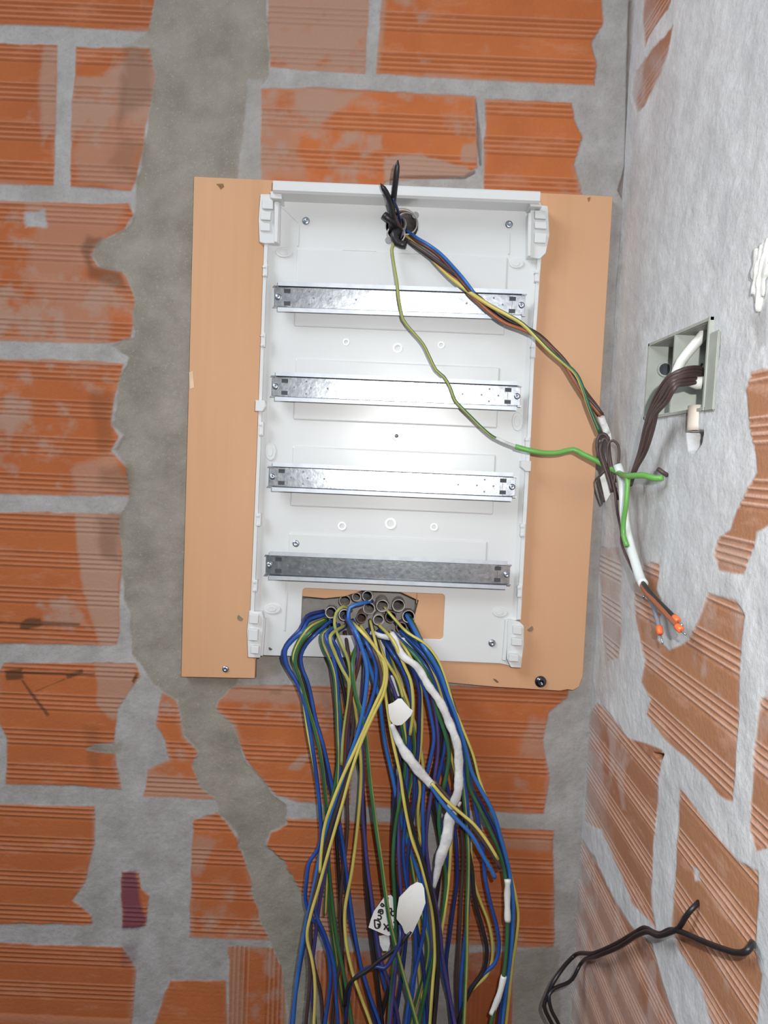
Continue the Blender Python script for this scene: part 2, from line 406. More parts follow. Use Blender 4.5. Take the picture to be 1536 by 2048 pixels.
class WallField:
    def __init__(s, us, vs, world, seed, edge_n=3.0):
        s.U, s.V = np.meshgrid(us, vs); s.world = world; s.seed = seed
        X, Y, Z = world(s.U, s.V, 0 * s.U); s.px, s.py = to_px(X, Y, Z)
        sh = s.U.shape
        s.brick = np.zeros(sh); s.cem = np.zeros(sh); s.dust = np.zeros(sh); s.tone = np.zeros(sh) + .5
        s.line = np.zeros(sh); s.stain = np.zeros(sh); s.purp = np.zeros(sh); s.groove = np.zeros(sh)
        s.h = np.zeros(sh); s.cut = np.zeros(sh, bool)
        s.n1 = fbm(s.U, s.V, 45, seed, 5); s.n2 = fbm(s.U, s.V, 9, seed + 20, 4); s.n3 = fbm(s.U * 0.25, s.V, 90, seed + 40, 4)
        s.edge = edge_n
    def sub(s, pts, pad=30):
        xs = [p[0] for p in pts]; ys = [p[1] for p in pts]
        m = (s.px > min(xs) - pad) & (s.px < max(xs) + pad) & (s.py > min(ys) - pad) & (s.py < max(ys) + pad)
        return m
    def cov(s, pts, soft=2.5, wob=None, pad=30):
        m = s.sub(pts, pad); c = np.zeros(s.U.shape)
        if not m.any(): return c
        w_ = s.edge if wob is None else wob
        sd = poly_sd(s.px[m], s.py[m], pts) + s.n1[m] * w_ + s.n2[m] * min(w_, 4.0) * 1.6
        c[m] = sstep(-soft, soft, sd); return c
    def add_brick(s, pts, tone=0.5, dust=0.1, vertical=False, smooth=0.0, phase=None, wob=None, lines=1.0):
        c = s.cov(pts, wob=wob)
        if c.max() <= 0: return
        m = c > 0.001
        along = s.U if vertical else s.V
        lo = along[c > 0.5].min() if (c > 0.5).any() else along[m].min()
        ph = lo + 0.004 if phase is None else phase
        q = np.mod(along - ph, 0.0505)
        inband = sstep(0.0, 0.002, q) * (1 - sstep(0.0275, 0.0295, q))
        w = np.cos(2 * np.pi * q / 0.0066)
        ln = inband * sstep(0.25, 0.95, w) * (1 - smooth) * lines
        gr = inband * sstep(0.1, 0.9, -w) * (1 - smooth) * lines
        s.line[m] = np.maximum(s.line[m] * (1 - c[m]), (ln * c)[m]); s.groove[m] = np.maximum(s.groove[m] * (1 - c[m]), (gr * c)[m])
        s.tone[m] = s.tone[m] * (1 - c[m]) + c[m] * np.clip(tone + 0.25 * s.n2[m], 0, 1)
        dn = sstep(0.30 - dust * 0.9, 0.70 - dust * 0.9, s.n2 * 0.7 + s.n1 * 0.45 + 0.12 * s.n3) * 0.85
        inner = s.cov(pts, 13, 10)
        inner = s.cov(pts, 16, 12) if s.edge < 3.2 else inner
        rim = (1 - sstep(0.55, 1.0, inner)) * sstep(-0.25, 0.35, s.n1 * 0.5 + s.n2) * 0.75
        dn = np.maximum(dn, rim)
        s.dust[m] = s.dust[m] * (1 - c[m]) + c[m] * dn[m]
        s.brick[m] = np.maximum(s.brick[m], c[m])
    def patch(s, field, pts, amt=1.0, soft=14, wob=14, pad=50):
        c = s.cov(pts, soft, wob, pad) * amt
        f = getattr(s, field); setattr(s, field, np.maximum(f, c))
    def mesh(s, name, mat, h_extra=None):
        ridge = s.line * 0.0006 - s.groove * 0.0009
        base = s.h + s.brick * (0.0006 + ridge) + (1 - s.brick) * (s.n1 * 0.0012 + s.n2 * 0.0012)
        hh = base
        X, Y, Z = s.world(s.U, s.V, hh)
        nv, nu = s.U.shape
        co = np.stack([X, Y, Z], -1).reshape(-1, 3).astype(np.float32)
        idx = np.arange(nu * nv).reshape(nv, nu)
        q = np.stack([idx[:-1, :-1], idx[:-1, 1:], idx[1:, 1:], idx[1:, :-1]], -1).reshape(-1, 4)
        keep = ~(s.cut[:-1, :-1] | s.cut[:-1, 1:] | s.cut[1:, 1:] | s.cut[1:, :-1]).reshape(-1)
        q = q[keep]
        me = bpy.data.meshes.new(name)
        me.vertices.add(len(co)); me.vertices.foreach_set('co', co.ravel())
        me.loops.add(q.size); me.loops.foreach_set('vertex_index', q.ravel().astype(np.int32))
        me.polygons.add(len(q)); me.polygons.foreach_set('loop_start', (np.arange(len(q)) * 4).astype(np.int32))
        me.polygons.foreach_set('use_smooth', np.ones(len(q), bool))
        me.update(calc_edges=True); me.validate()
        for an, comps in (('surf_a', (s.brick, s.cem, s.dust, s.tone)), ('surf_b', (s.line, s.stain, s.purp, s.groove))):
            at = me.attributes.new(an, 'FLOAT_COLOR', 'POINT')
            at.data.foreach_set('color', np.stack(comps, -1).reshape(-1).astype(np.float32))
        me.materials.append(mat)
        o = bpy.data.objects.new(name, me); COL.objects.link(o)
        o['kind'] = 'structure'
        return o

# ---- back wall (faces the camera, plane Y = 0)
FINE = 0.0014
us = axis(-1.05, -0.56, XR + 0.002, XR + 0.012, FINE, 0.012)
vs = axis(-1.15, -0.82, 0.68, 1.05, FINE, 0.012)
W = WallField(us, vs, lambda u, v, h: (u, -h, v), 100)
# outside the photograph the wall goes on in the same bond
out = (W.px < -8) | (W.py < -8) | (W.py > 2056)
cz = np.mod(W.V - 0.045, 0.209); row = np.floor((W.V - 0.045) / 0.209)
cx = np.mod(W.U + 0.155 * np.mod(row, 2), 0.31)
dflt = ((cz > 0.016) & (cx > 0.016) & out).astype(float)
W.brick = dflt.copy(); q = np.mod(cz - 0.02, 0.0505)
W.line = dflt * ((q < 0.028) & (np.cos(2 * np.pi * q / 0.0066) > 0.3)); W.groove = dflt * ((q < 0.028) & (np.cos(2 * np.pi * q / 0.0066) < -0.3))

B = W.add_brick
B([(-20, -20), (322, -20), (316, 10), (300, 62), (270, 62), (-20, 50)], 0.7, 0.05)
B([(-20, 84), (116, 88), (112, 200), (108, 372), (-20, 367)], 0.65, 0.12)
B([(152, 93), (300, 97), (312, 150), (306, 200), (290, 250), (286, 300), (272, 360), (262, 383), (139, 375)], 0.5, 0.38)
B([(-20, 403), (258, 405), (268, 430), (250, 458), (205, 480), (182, 510), (195, 532), (245, 542), (272, 580), (268, 640), (262, 676), (232, 686), (-20, 680)], 0.55, 0.30)
B([(-20, 718), (248, 726), (240, 760), (230, 790), (222, 850), (240, 872), (224, 900), (255, 935), (262, 992), (-20, 988)], 0.5, 0.16)
B([(-20, 1022), (240, 1030), (246, 1100), (240, 1200), (240, 1262), (235, 1290), (-20, 1288)], 0.5, 0.14)
B([(8, 1325), (272, 1325), (282, 1352), (262, 1380), (236, 1420), (228, 1500), (242, 1578), (12, 1568), (15, 1480), (-4, 1440), (-6, 1350)], 0.5, 0.1)
B([(-20, 1607), (190, 1612), (188, 1690), (172, 1760), (148, 1800), (185, 1830), (188, 1850), (-20, 1850)], 0.5, 0.08)
B([(-20, 1884), (245, 1893), (272, 1940), (262, 2070), (-20, 2070)], 0.6, 0.12)
B([(242, 1742), (278, 1745), (282, 1775), (300, 1790), (294, 1855), (242, 1857)], 0.6, 0.1)
B([(325, 1385), (348, 1388), (362, 1440), (368, 1472), (396, 1500), (388, 1530), (402, 1570), (434, 1598), (290, 1590), (296, 1540), (340, 1520), (330, 1480), (312, 1450)], 0.35, 0.22)
B([(385, 1640), (440, 1625), (475, 1675), (500, 1750), (525, 1830), (541, 1878), (380, 1873)], 0.4, 0.12)
B([(340, 1960), (452, 1960), (455, 2070), (300, 2070)], 0.5, 0.3, smooth=0.9)
B([(457, 1893), (556, 1897), (566, 1935), (572, 2070), (458, 2070)], 0.45, 0.25, vertical=True)
B([(540, -20), (736, -20), (729, 147), (540, 134)], 0.35, 0.42)
B([(768, -20), (1203, -20), (1207, 50), (1185, 86), (1196, 130), (1190, 172), (752, 148)], 0.15, 0.04)
B([(522, 178), (700, 178), (950, 194), (955, 335), (930, 352), (770, 366), (760, 420), (518, 420)], 0.1, 0.33)
B([(972, 200), (1145, 203), (1152, 240), (1168, 275), (1148, 330), (1166, 400), (965, 400)], 0.12, 0.05)
B([(430, 1372), (700, 1372), (705, 1500), (700, 1610), (600, 1604), (552, 1590), (490, 1520), (468, 1450), (432, 1420)], 0.3, 0.16)
B([(730, 1372), (1142, 1372), (1135, 1395), (1098, 1425), (1086, 1480), (1098, 1560), (1088, 1628), (722, 1612)], 0.3, 0.08)
B([(555, 1635), (845, 1648), (850, 1880), (615, 1868), (585, 1800), (545, 1730), (530, 1690)], 0.45, 0.10)
B([(880, 1650), (1108, 1660), (1108, 1895), (885, 1884)], 0.45, 0.08)
B([(608, 1900), (790, 1905), (800, 2070), (612, 2070)], 0.5, 0.5, vertical=True)
B([(925, 1910), (1030, 1900), (1024, 2070), (928, 2070)], 0.85, 0.0, vertical=True, smooth=0.8)
# dusty and mortar-smeared places
pd = lambda pts, a=0.7, so=14, wo=18: W.patch('dust', pts, a, so, wo)
pd([(150, 160), (305, 155), (290, 280), (262, 380), (150, 370)], 0.55)
pd([(150, 150), (262, 158), (262, 182), (150, 176)], 0.75, 6, 5)
pd([(80, 400), (262, 405), (180, 540), (130, 560), (90, 700), (60, 520)], 0.45)
pd([(110, 560), (220, 560), (220, 690), (100, 680)], 0.5)
pd([(152, 1026), (240, 1030), (240, 1290), (200, 1290), (168, 1180), (155, 1100)], 0.85, 5, 5)
pd([(190, 1325), (275, 1325), (262, 1420), (225, 1440), (192, 1410)], 0.7, 5, 6)
pd([(150, 930), (230, 900), (262, 990), (150, 990)], 0.6, 10, 10)
pd([(90, 90), (118, 90), (112, 260), (85, 290), (80, 170)], 0.7, 8, 14)
pd([(85, 400), (45, 400), (60, 445), (90, 440)], 0.7, 8, 8)
pd([(540, 40), (650, 30), (640, 60), (590, 140), (540, 140)], 0.6, 14, 22)
pd([(586, 178), (730, 184), (700, 205), (640, 250), (590, 225)], 0.85, 8, 12)
pd([(522, 250), (590, 230), (610, 360), (522, 360)], 0.55, 14, 22)
pd([(765, 310), (870, 312), (955, 345), (940, 360), (770, 368)], 0.95, 4, 8)
pd([(735, 270), (765, 270), (765, 300), (735, 300)], 0.7, 5, 7)
pd([(925, 290), (955, 290), (952, 325), (920, 322)], 0.8, 5, 6)
pd([(430, 1376), (720, 1380), (700, 1408), (430, 1400)], 0.7, 8, 8)
pd([(570, 1540), (600, 1510), (625, 1505), (600, 1540)], 0.8, 4, 5)
pd([(1060, 1440), (1100, 1440), (1100, 1520), (1030, 1510)], 0.5, 12, 16)
pd([(900, 1670), (1105, 1675), (1105, 1705), (900, 1695)], 0.6, 8, 8)
pd([(560, 1800), (700, 1790), (850, 1830), (850, 1885), (600, 1880)], 0.65, 16, 16)
pd([(290, 1540), (440, 1570), (434, 1600), (290, 1592)], 0.65, 8, 8)
pd([(385, 1660), (440, 1680), (400, 1750), (384, 1740)], 0.6, 8, 10)
pd([(455, 1895), (485, 1900), (490, 2060), (458, 2060)], 0.5, 8, 8)
# darker, newer cement: the wide filled chase and its branch, and blobs
CH_L = [(318, -20), (530, -20), (528, 60), (540, 110), (538, 150), (520, 175), (518, 380), (560, 400), (560, 1345), (560, 1320), (480, 1340), (470, 1372), (436, 1398), (430, 1420), (462, 1450),
        (492, 1520), (545, 1590), (572, 1612), (575, 1650), (540, 1665), (535, 1690), (570, 1720), (606, 1790), (620, 1880), (660, 2070), (588, 2070), (566, 1935), (541, 1878), (522, 1830), (500, 1750), (474, 1675), (440, 1625),
        (434, 1598), (402, 1570), (386, 1532), (398, 1505), (368, 1472), (358, 1400), (330, 1385), (308, 1372), (285, 1340), (262, 1310), (262, 1240), (246, 1200), (244, 1100), (244, 1035), (260, 990), (252, 935), (226, 900), (242, 872), (226, 850), (234, 790), (246, 740), (255, 715), (215, 690), (268, 676), (272, 600), (262, 570), (245, 542), (196, 532), (184, 510), (206, 482), (252, 460), (268, 430), (272, 380), (290, 300), (298, 240), (308, 200), (312, 150), (300, 92), (268, 86), (300, 62)]
c = W.cov(CH_L, 2.5, 7)
W.cem = np.maximum(W.cem, c); W.brick *= (1 - c); W.dust *= (1 - c)
edge = W.sub(CH_L, 40)
W.h += c * (-0.0012 + 0.0022 * W.n2)
# lighter rim of old mortar on the chase's right flank
c = W.cov([(500, 165), (524, 160), (520, 400), (480, 400), (478, 330), (490, 240)], 4, 10)
W.cem *= (1 - c * 0.7); W.dust = np.maximum(W.dust, c * 0.0)
# old grey blobs left of the chase and the filled block bottom left
W.patch('cem', [(510, 1320), (560, 1318), (556, 1350), (512, 1355)], 0.8, 5, 6)
c = W.cov([(1030, 1905), (1120, 1890), (1118, 2070), (1024, 2070)], 3, 4); W.cem = np.maximum(W.cem, c * 0.75); W.brick *= (1 - c)
c = W.cov([(185, 1490), (245, 1483), (240, 1502), (200, 1504), (168, 1500)], 3, 5); W.cem = np.maximum(W.cem, c); W.brick *= (1 - c)
c = W.cov([(50, 425), (88, 420), (92, 452), (52, 455)], 4, 7); W.brick *= (1 - c)
# brown soaked marks with their runs
st = lambda pts, a=0.9, so=3, wo=4: W.patch('stain', pts, a, so, wo)
st([(38, 1245), (55, 1236), (80, 1238), (84, 1248), (55, 1260), (40, 1258)])
st([(-5, 1241), (40, 1243), (85, 1243), (160, 1247), (160, 1250), (40, 1248), (-5, 1246)], 0.8, 1.5, 1)
st([(10, 1342), (45, 1335), (50, 1358), (12, 1362)])
st([(130, 1348), (165, 1338), (170, 1350), (132, 1360)])
st([(45, 1342), (190, 1346), (190, 1350), (45, 1348)], 0.9, 1.5, 1)
st([(46, 1358), (66, 1385), (100, 1430), (94, 1432), (60, 1388), (42, 1360)], 0.8, 1.5, 1)
st([(130, 1356), (72, 1380), (70, 1384), (132, 1360)], 0.7, 1.5, 1)
st([(170, 1450), (200, 1455), (205, 1560), (185, 1560), (172, 1500)], 0.25, 10, 10)
st([(245, 90), (300, 98), (306, 200), (255, 220), (240, 270), (255, 150)], 0.35, 14, 16)
st([(240, 260), (285, 290), (270, 360), (215, 330)], 0.3, 16, 16)
st([(176, 470), (200, 478), (180, 500), (186, 530), (240, 546), (250, 575), (180, 555), (165, 500)], 0.55, 8, 8)
st([(245, 150), (262, 160), (250, 230), (232, 270)], 0.4, 10, 10)
st([(185, 790), (228, 790), (222, 920), (190, 900)], 0.35, 12, 14)
st([(190, 930), (260, 930), (262, 990), (200, 975)], 0.35, 12, 12)
st([(200, 1040), (238, 1034), (236, 1120), (205, 1110)], 0.4, 12, 14)
st([(540, 1380), (560, 1380), (560, 1385), (540, 1385)], 0.3)
st([(272, 1345), (278, 1350), (268, 1368), (262, 1362)], 0.9, 2, 2)
W.patch('purp', [(242, 1742), (272, 1742), (284, 1800), (296, 1840), (290, 1858), (242, 1862)], 0.75, 5, 6)
W.patch('purp', [(242, 1885), (275, 1888), (270, 1925), (245, 1930)], 0.35, 8, 8)
# dark open seams along the mortar
for pts in ([(770, 364), (800, 352), (850, 352), (930, 352), (950, 340), (952, 346), (930, 358), (850, 358), (800, 357)],
            [(952, 200), (962, 260), (964, 330), (960, 332), (955, 280)], [(1236, 380), (1250, 330), (1252, 200), (1258, 0), (1266, 0), (1260, 200), (1256, 340), (1246, 400)]):
    c = W.cov(pts, 1.5, 1.5); W.stain = np.maximum(W.stain, c * 0.45); W.h -= c * 0.003
# the hole where the conduits come out, and the one behind the upper entry
HOLE = [(600, 1196), (700, 1188), (725, 1178), (800, 1182), (834, 1200), (828, 1262), (780, 1272), (700, 1290), (620, 1280), (596, 1255)]
CON = [
    (690, 1202, 12.5, 0, 'wide grey conduit end under the board edge, left of two smaller ones'),
    (713, 1194, 9.5, 0, 'small grey conduit end at the top of the cluster, between two others'),
    (735, 1192, 11, 0, 'topmost grey conduit end with thick pale rim in the opening'),
    (662, 1225, 12, 0, 'grey conduit end at the left of the cluster, dark and empty'),
    (738, 1217, 12.5, 0, 'dark conduit end directly under the topmost one'),
    (765, 1212, 13, 0, 'grey conduit end with a yellow wire coming out, upper right of cluster'),
    (797, 1211, 13, 0, 'empty round conduit end near the upper right corner of the opening'),
    (817, 1233, 13, 0, 'rightmost conduit end, with blue wires leaving it downwards'),
    (782, 1234, 12, 1, 'reddish dark conduit end in the middle right of the cluster'),
    (757, 1240, 11.5, 0, 'pale chipped-rim conduit end below the middle of the cluster'),
    (723, 1236, 11, 1, 'rust-brown conduit end with dark blue wires in the centre'),
    (689, 1230, 12, 0, 'conduit end left of centre filled with blue wires'),
    (662, 1256, 12, 1, 'brown dirty conduit end at the lower left of the cluster'),
    (803, 1255, 11, 1, 'brown dirty conduit end at the lower right of the cluster'),
]
c = W.cov(HOLE, 3, 2); W.h -= c * (0.016 + 0.010 * W.n2); W.brick *= (1 - c); W.cem = np.maximum(W.cem, c * 0.35)
for (x_, y_, r_, _d, _l) in CON: W.cut |= W.cov(circle_px(x_, y_, r_ - 1.5), 0.6, 0) > 0.5
c = W.cov(circle_px(805, 455, 38), 3, 1); W.h -= c * 0.07; W.brick *= (1 - c); W.cem = np.maximum(W.cem, c)
# left edge soot under the notch
mat_back = wall_material('brick_wall_back', (0.40, 0.385, 0.375), (0.30, 0.285, 0.27), (0.30, 0.275, 0.235), (0.22, 0.20, 0.165),
                         (0.50, 0.155, 0.052), (0.33, 0.095, 0.036), (0.52, 0.245, 0.15), (0.23, 0.08, 0.036), (0.37, 0.235, 0.175), 0.45, 0.55)
W.mesh('wall_back', mat_back)

# ---- right wall (plane X = XR, running towards the camera)
ys = axis(-1.0, -0.56, -0.002, 0.012, 0.0014, 0.012)
Rw = WallField(ys, vs, lambda u, v, h: (XR - h, u, v), 300, 3.5)
out = (Rw.py < -8) | (Rw.py > 2056) | (Rw.px > 1550) | (Rw.U < -0.6)
cz = np.mod(Rw.V - 0.02, 0.209); row = np.floor((Rw.V - 0.02) / 0.209); cx = np.mod(Rw.U + 0.155 * np.mod(row, 2), 0.31)
dflt = ((cz > 0.018) & (cx > 0.018) & out & (Rw.V < -0.2)).astype(float)
Rw.brick = dflt
R = Rw.add_brick
R([(1288, -20), (1350, -20), (1338, 20), (1310, 55), (1292, 95), (1286, 40)], 0.8, 0.2, lines=0.6)
R([(1348, 50), (1338, 110), (1325, 150), (1310, 180), (1292, 215), (1276, 225), (1268, 190), (1275, 145), (1302, 100)], 0.85, 0.25, smooth=0.7)
R([(1560, 735), (1506, 742), (1490, 780), (1498, 860), (1508, 905), (1512, 945), (1496, 975), (1474, 1020), (1460, 1060), (1438, 1075), (1432, 1110), (1440, 1140), (1490, 1150), (1508, 1100), (1518, 1065), (1560, 1045)], 0.25, 0.1)
R([(1205, 1098), (1238, 1095), (1246, 1150), (1242, 1200), (1245, 1270), (1236, 1315), (1216, 1322), (1206, 1270), (1200, 1130)], 0.45, 0.3)
R([(1290, 1128), (1322, 1124), (1316, 1180), (1328, 1210), (1318, 1280), (1340, 1300), (1378, 1282), (1402, 1235), (1420, 1190), (1440, 1192), (1472, 1200), (1490, 1230), (1484, 1290), (1478, 1450), (1468, 1606), (1440, 1594), (1396, 1540), (1360, 1505), (1330, 1480), (1292, 1430), (1302, 1400), (1284, 1365), (1292, 1320), (1270, 1230), (1268, 1170)], 0.2, 0.22)
R([(1196, 1400), (1226, 1440), (1256, 1474), (1300, 1492), (1326, 1525), (1316, 1560), (1318, 1610), (1308, 1700), (1304, 1780), (1312, 1856), (1270, 1812), (1228, 1720), (1202, 1660), (1172, 1642), (1176, 1500), (1178, 1430)], 0.6, 0.22)
R([(1362, 1575), (1422, 1650), (1482, 1722), (1520, 1742), (1522, 1800), (1514, 1900), (1528, 1950), (1514, 2070), (1430, 2070), (1400, 1962), (1362, 1905), (1346, 1850), (1352, 1700)], 0.25, 0.12)
R([(1158, 1668), (1192, 1720), (1226, 1790), (1262, 1850), (1306, 1890), (1334, 1990), (1360, 2070), (1145, 2070), (1150, 1800)], 0.75, 0.36)
R([(1525, 1400), (1560, 1380), (1560, 1690), (1514, 1704), (1500, 1650), (1512, 1500)], 0.15, 0.3)
pr = lambda pts, a=0.7, so=10, wo=14: Rw.patch('dust', pts, a, so, wo)
pr([(1176, 1500), (1200, 1500), (1240, 1760), (1200, 1700), (1172, 1640)], 0.5)
pr([(1150, 1700), (1200, 1760), (1250, 1850), (1300, 2060), (1150, 2060)], 0.5, 20, 24)
pr([(1290, 1190), (1316, 1190), (1320, 1330), (1300, 1340)], 0.5)
pr([(1230, 1790), (1242, 1790), (1236, 1990), (1222, 1990)], 0.8, 3, 3)
pr([(1232, 1500), (1246, 1560), (1252, 1620), (1244, 1620), (1234, 1560)], 0.7, 3, 3)
pr([(1300, 1920), (1312, 1920), (1316, 2010), (1298, 2010)], 0.8, 3, 4)
pr([(1440, 1080), (1500, 1080), (1500, 1150), (1440, 1140)], 0.4)
Rw.brick *= 1 - Rw.cov([(1384, 1730), (1400, 1740), (1402, 1762), (1390, 1764)], 2, 2)
# brown hollow where a brick corner broke away
c = Rw.cov([(1262, 1478), (1300, 1488), (1328, 1500), (1318, 1522), (1296, 1514)], 2, 2); Rw.brick = np.maximum(Rw.brick, c); Rw.dust *= (1 - c); Rw.line *= (1 - c)
c = Rw.cov([(1308, 1506), (1328, 1508), (1322, 1522)], 2, 1); Rw.h -= c * 0.012; Rw.stain = np.maximum(Rw.stain, c * 0.6)
# greyer old mortar next to the corner; whiter plaster elsewhere
Rw.patch('cem', [(1262, -20), (1300, -20), (1285, 200), (1300, 500), (1290, 700), (1260, 900), (1310, 960), (1330, 1080), (1300, 1130), (1260, 1250), (1200, 1420), (1150, 2070), (1100, 2070), (1180, 1300), (1195, 900), (1220, 600), (1240, 300)], 0.75, 30, 24)
Rw.patch('cem', [(1300, 120), (1360, 100), (1350, 300), (1320, 480), (1290, 420)], 0.5, 26, 30)
c = Rw.cov([(1375, 862), (1408, 862), (1404, 886), (1392, 904), (1382, 900)], 2, 1); Rw.h -= c * 0.02; Rw.stain = np.maximum(Rw.stain, c * 0.15); Rw.cem = np.maximum(Rw.cem, c)
for pts in ([(1228, 470), (1244, 470), (1240, 515), (1232, 516)], [(1228, 540), (1246, 530), (1240, 560), (1226, 575)], [(1208, 780), (1225, 782), (1215, 800), (1206, 800)], [(1500, 640), (1536, 600), (1536, 690), (1515, 700)]):
    Rw.patch('stain', pts, 0.28, 6, 8)
Rw.h += (1 - Rw.brick) * (0.0012 + 0.0014 * fbm(Rw.U * 0.6, Rw.V, 6, 371, 4))
# opening for the recessed mechanism box
bxs = [PR(1300, 690), PR(1425, 636), PR(1413, 812), PR(1297, 838)]
BY1 = (bxs[0].y + bxs[3].y) / 2; BY0 = PR(1419, 720).y
BZ1 = PR(1425, 641).z; BZ0 = PR(1412, 815).z
Rw.cut = (Rw.U > BY0 + 0.001) & (Rw.U < BY1 - 0.001) & (Rw.V > BZ0 + 0.001) & (Rw.V < BZ1 - 0.001)
mat_right = wall_material('brick_wall_right', (0.70, 0.715, 0.715), (0.58, 0.59, 0.595), (0.52, 0.505, 0.50), (0.42, 0.405, 0.40),
                          (0.48, 0.235, 0.12), (0.37, 0.17, 0.105), (0.78, 0.50, 0.38), (0.36, 0.18, 0.12), (0.52, 0.37, 0.31), 0.9, 0.5)
Rw.mesh('wall_right', mat_right)
# white plaster lump on the right wall
bm = bmesh.new(); bmesh.ops.create_icosphere(bm, subdivisions=4, radius=1)
pc = PR(1522, 540, 0.002)
for v in bm.verts:
    n_ = v.co.normalized(); k = 1 + 0.35 * math.sin(5 * n_.z + 3 * n_.y) * math.cos(7 * n_.z) + 0.2 * math.sin(11 * n_.y + 4 * n_.z)
    v.co = Vector((pc.x - 0.004 * n_.x * k, pc.y + 0.010 * n_.y * k, pc.z + 0.024 * n_.z * k))
tag(obj_from_bm('plaster_lump', bm, M['whiteplaster'], smooth=True), 'small rough white plaster lump stuck on the right wall near the photo edge', 'plaster lump')

# ------------------------------------------------------------------ mounting board
D_B0, D_B1 = 0.001, 0.013
board = empty('mounting_board', P(780, 870, 0.0), 'orange-beige wood laminate mounting board screwed to the brick wall behind the white enclosure', 'board')
BO = [(388, 353), (800, 372), (1226, 392), (1202, 780), (1177, 1160), (1166, 1352), (1158, 1374), (1146, 1381), (1135, 1379), (1120, 1382), (990, 1374), (846, 1361),
      (838, 1330), (826, 1262), (830, 1230), (837, 1201), (800, 1184), (762, 1180), (725, 1181), (690, 1193), (650, 1197), (596, 1192), (560, 1230), (530, 1290), (511, 1320), (510, 1357), (362, 1354), (369, 1080), (379, 720)]
obj_from_bm('panel', holed(BO, [circle_px(805, 455, 34)], D_B0, D_B1, 0.0008), M['board'], board)
def mark(name, pts, mat, d=D_B1, parent=None, label=None, t=0.0004):
    o = obj_from_bm(name, slab(pts, d - 0.001, d + t), mat, parent)
    if label: o['label'] = label
    return o
mark('knot', [(432, 368), (446, 367), (448, 373), (441, 379), (438, 374)], M['knot'], parent=board)
mark('knot', [(1175, 396), (1181, 394), (1180, 400), (1177, 404)], M['knot'], parent=board)
mark('knot', [(986, 1357), (992, 1359), (998, 1364), (994, 1366), (988, 1361)], M['knot'], parent=board)
obj_from_bm('plugged_hole', cyl_bm(P(481, 1235, D_B1 - 0.002), P(481, 1235, D_B1 + 0.0003), 0.0044), M['plug'], board)
obj_from_bm('plugged_hole', cyl_bm(P(1060, 1257, D_B1 - 0.002), P(1060, 1257, D_B1 + 0.0003), 0.0044), M['plug'], board)
mark('chipped_edge', [(378, 745), (386, 742), (388, 775), (380, 778)], simple('raw_chipboard', (0.76, 0.53, 0.36), None, 0.8), parent=board)
sm = simple('joint_line', (0.40, 0.22, 0.11), None, 0.8)
mark('joint', [(833, 1184), (835, 1184), (834, 1206), (832, 1206)], sm, parent=board, t=0.0002)
o = obj_from_bm('screw', dome_bm(P(451, 1338, D_B1), 0.0046, 0.0022), M['screw'], board, True)
o = obj_from_bm('screw', dome_bm(P(1081, 1363, D_B1), 0.0080, 0.0048), M['darkscrew'], board, True); o['label'] = 'large dark domed screw head'

# ------------------------------------------------------------------ enclosure
EB, EF = 0.0135, 0.0165            # back plate, rear and front
enc = empty('distribution_board_enclosure', P(785, 860, EB), 'white plastic electrical enclosure with its cover off, open box on the wooden board', 'electrical enclosure')
EO = [(548, 376), (1079, 399), (1077, 520), (1058, 800), (1046, 1060), (1030, 1334), (1000, 1327), (760, 1317), (531, 1311), (501, 1308), (508, 1180), (516, 900), (524, 600), (532, 410)]
WIN = roundrect_px(605, 1176, 890, 1267, 7)
obj_from_bm('back_plate', holed(EO, [WIN, circle_px(804, 452, 32)], EB, EF, 0.0006), M['plastic'], enc)
# low side rims, the tall top hood
def strip(pts_out, pts_in, d0, d1, bev=0.0008):
    return slab(list(pts_out) + list(reversed(pts_in)), d0, d1, bev)
bm = strip([(531, 400), (524, 600), (514, 900), (500, 1232)], [(540, 401), (531, 600), (521, 900), (508, 1233)], EF, EF + 0.010)
obj_from_bm('side_rim', bm, M['plastic'], enc)
bm = strip([(1083, 515), (1070, 700), (1061, 900), (1042, 1240)], [(1075, 515), (1063, 700), (1053, 900), (1034, 1240)], EF, EF + 0.010)
obj_from_bm('side_rim', bm, M['plastic'], enc)
# sloped fillets inside the side rims
def ramp(p_hi, p_lo, dh, dl):
    bm = bmesh.new()
    for i in range(len(p_hi) - 1):
        a, b = P(*p_hi[i], dh), P(*p_hi[i + 1], dh); c, d = P(*p_lo[i + 1], dl), P(*p_lo[i], dl)
        a2 = Vector((a.x, -EB, a.z)); b2 = Vector((b.x, -EB, b.z)); c2 = Vector((c.x, -EB, c.z)); d2 = Vector((d.x, -EB, d.z))
        q = [bm.verts.new(v) for v in (a, b, c, d, a2, b2, c2, d2)]
        for f in ((0, 1, 2, 3), (4, 7, 6, 5), (0, 4, 5, 1), (3, 2, 6, 7), (0, 3, 7, 4), (1, 5, 6, 2)): bm.faces.new([q[k] for k in f])
    return bm
bm = ramp([(540, 408), (531, 600), (521, 900), (508, 1233)], [(552, 410), (541, 600), (532, 900), (520, 1233)], EF + 0.006, EF + 0.0003)
obj_from_bm('edge_fillet', bm, M['plastic'], enc)
bm = (ramp([(1075, 500), (1064, 700), (1054, 900), (1036, 1240)], [(1063, 500), (1052, 700), (1042, 900), (1024, 1240)], EF + 0.006, EF + 0.0003))
obj_from_bm('edge_fillet', bm, M['plastic'], enc)
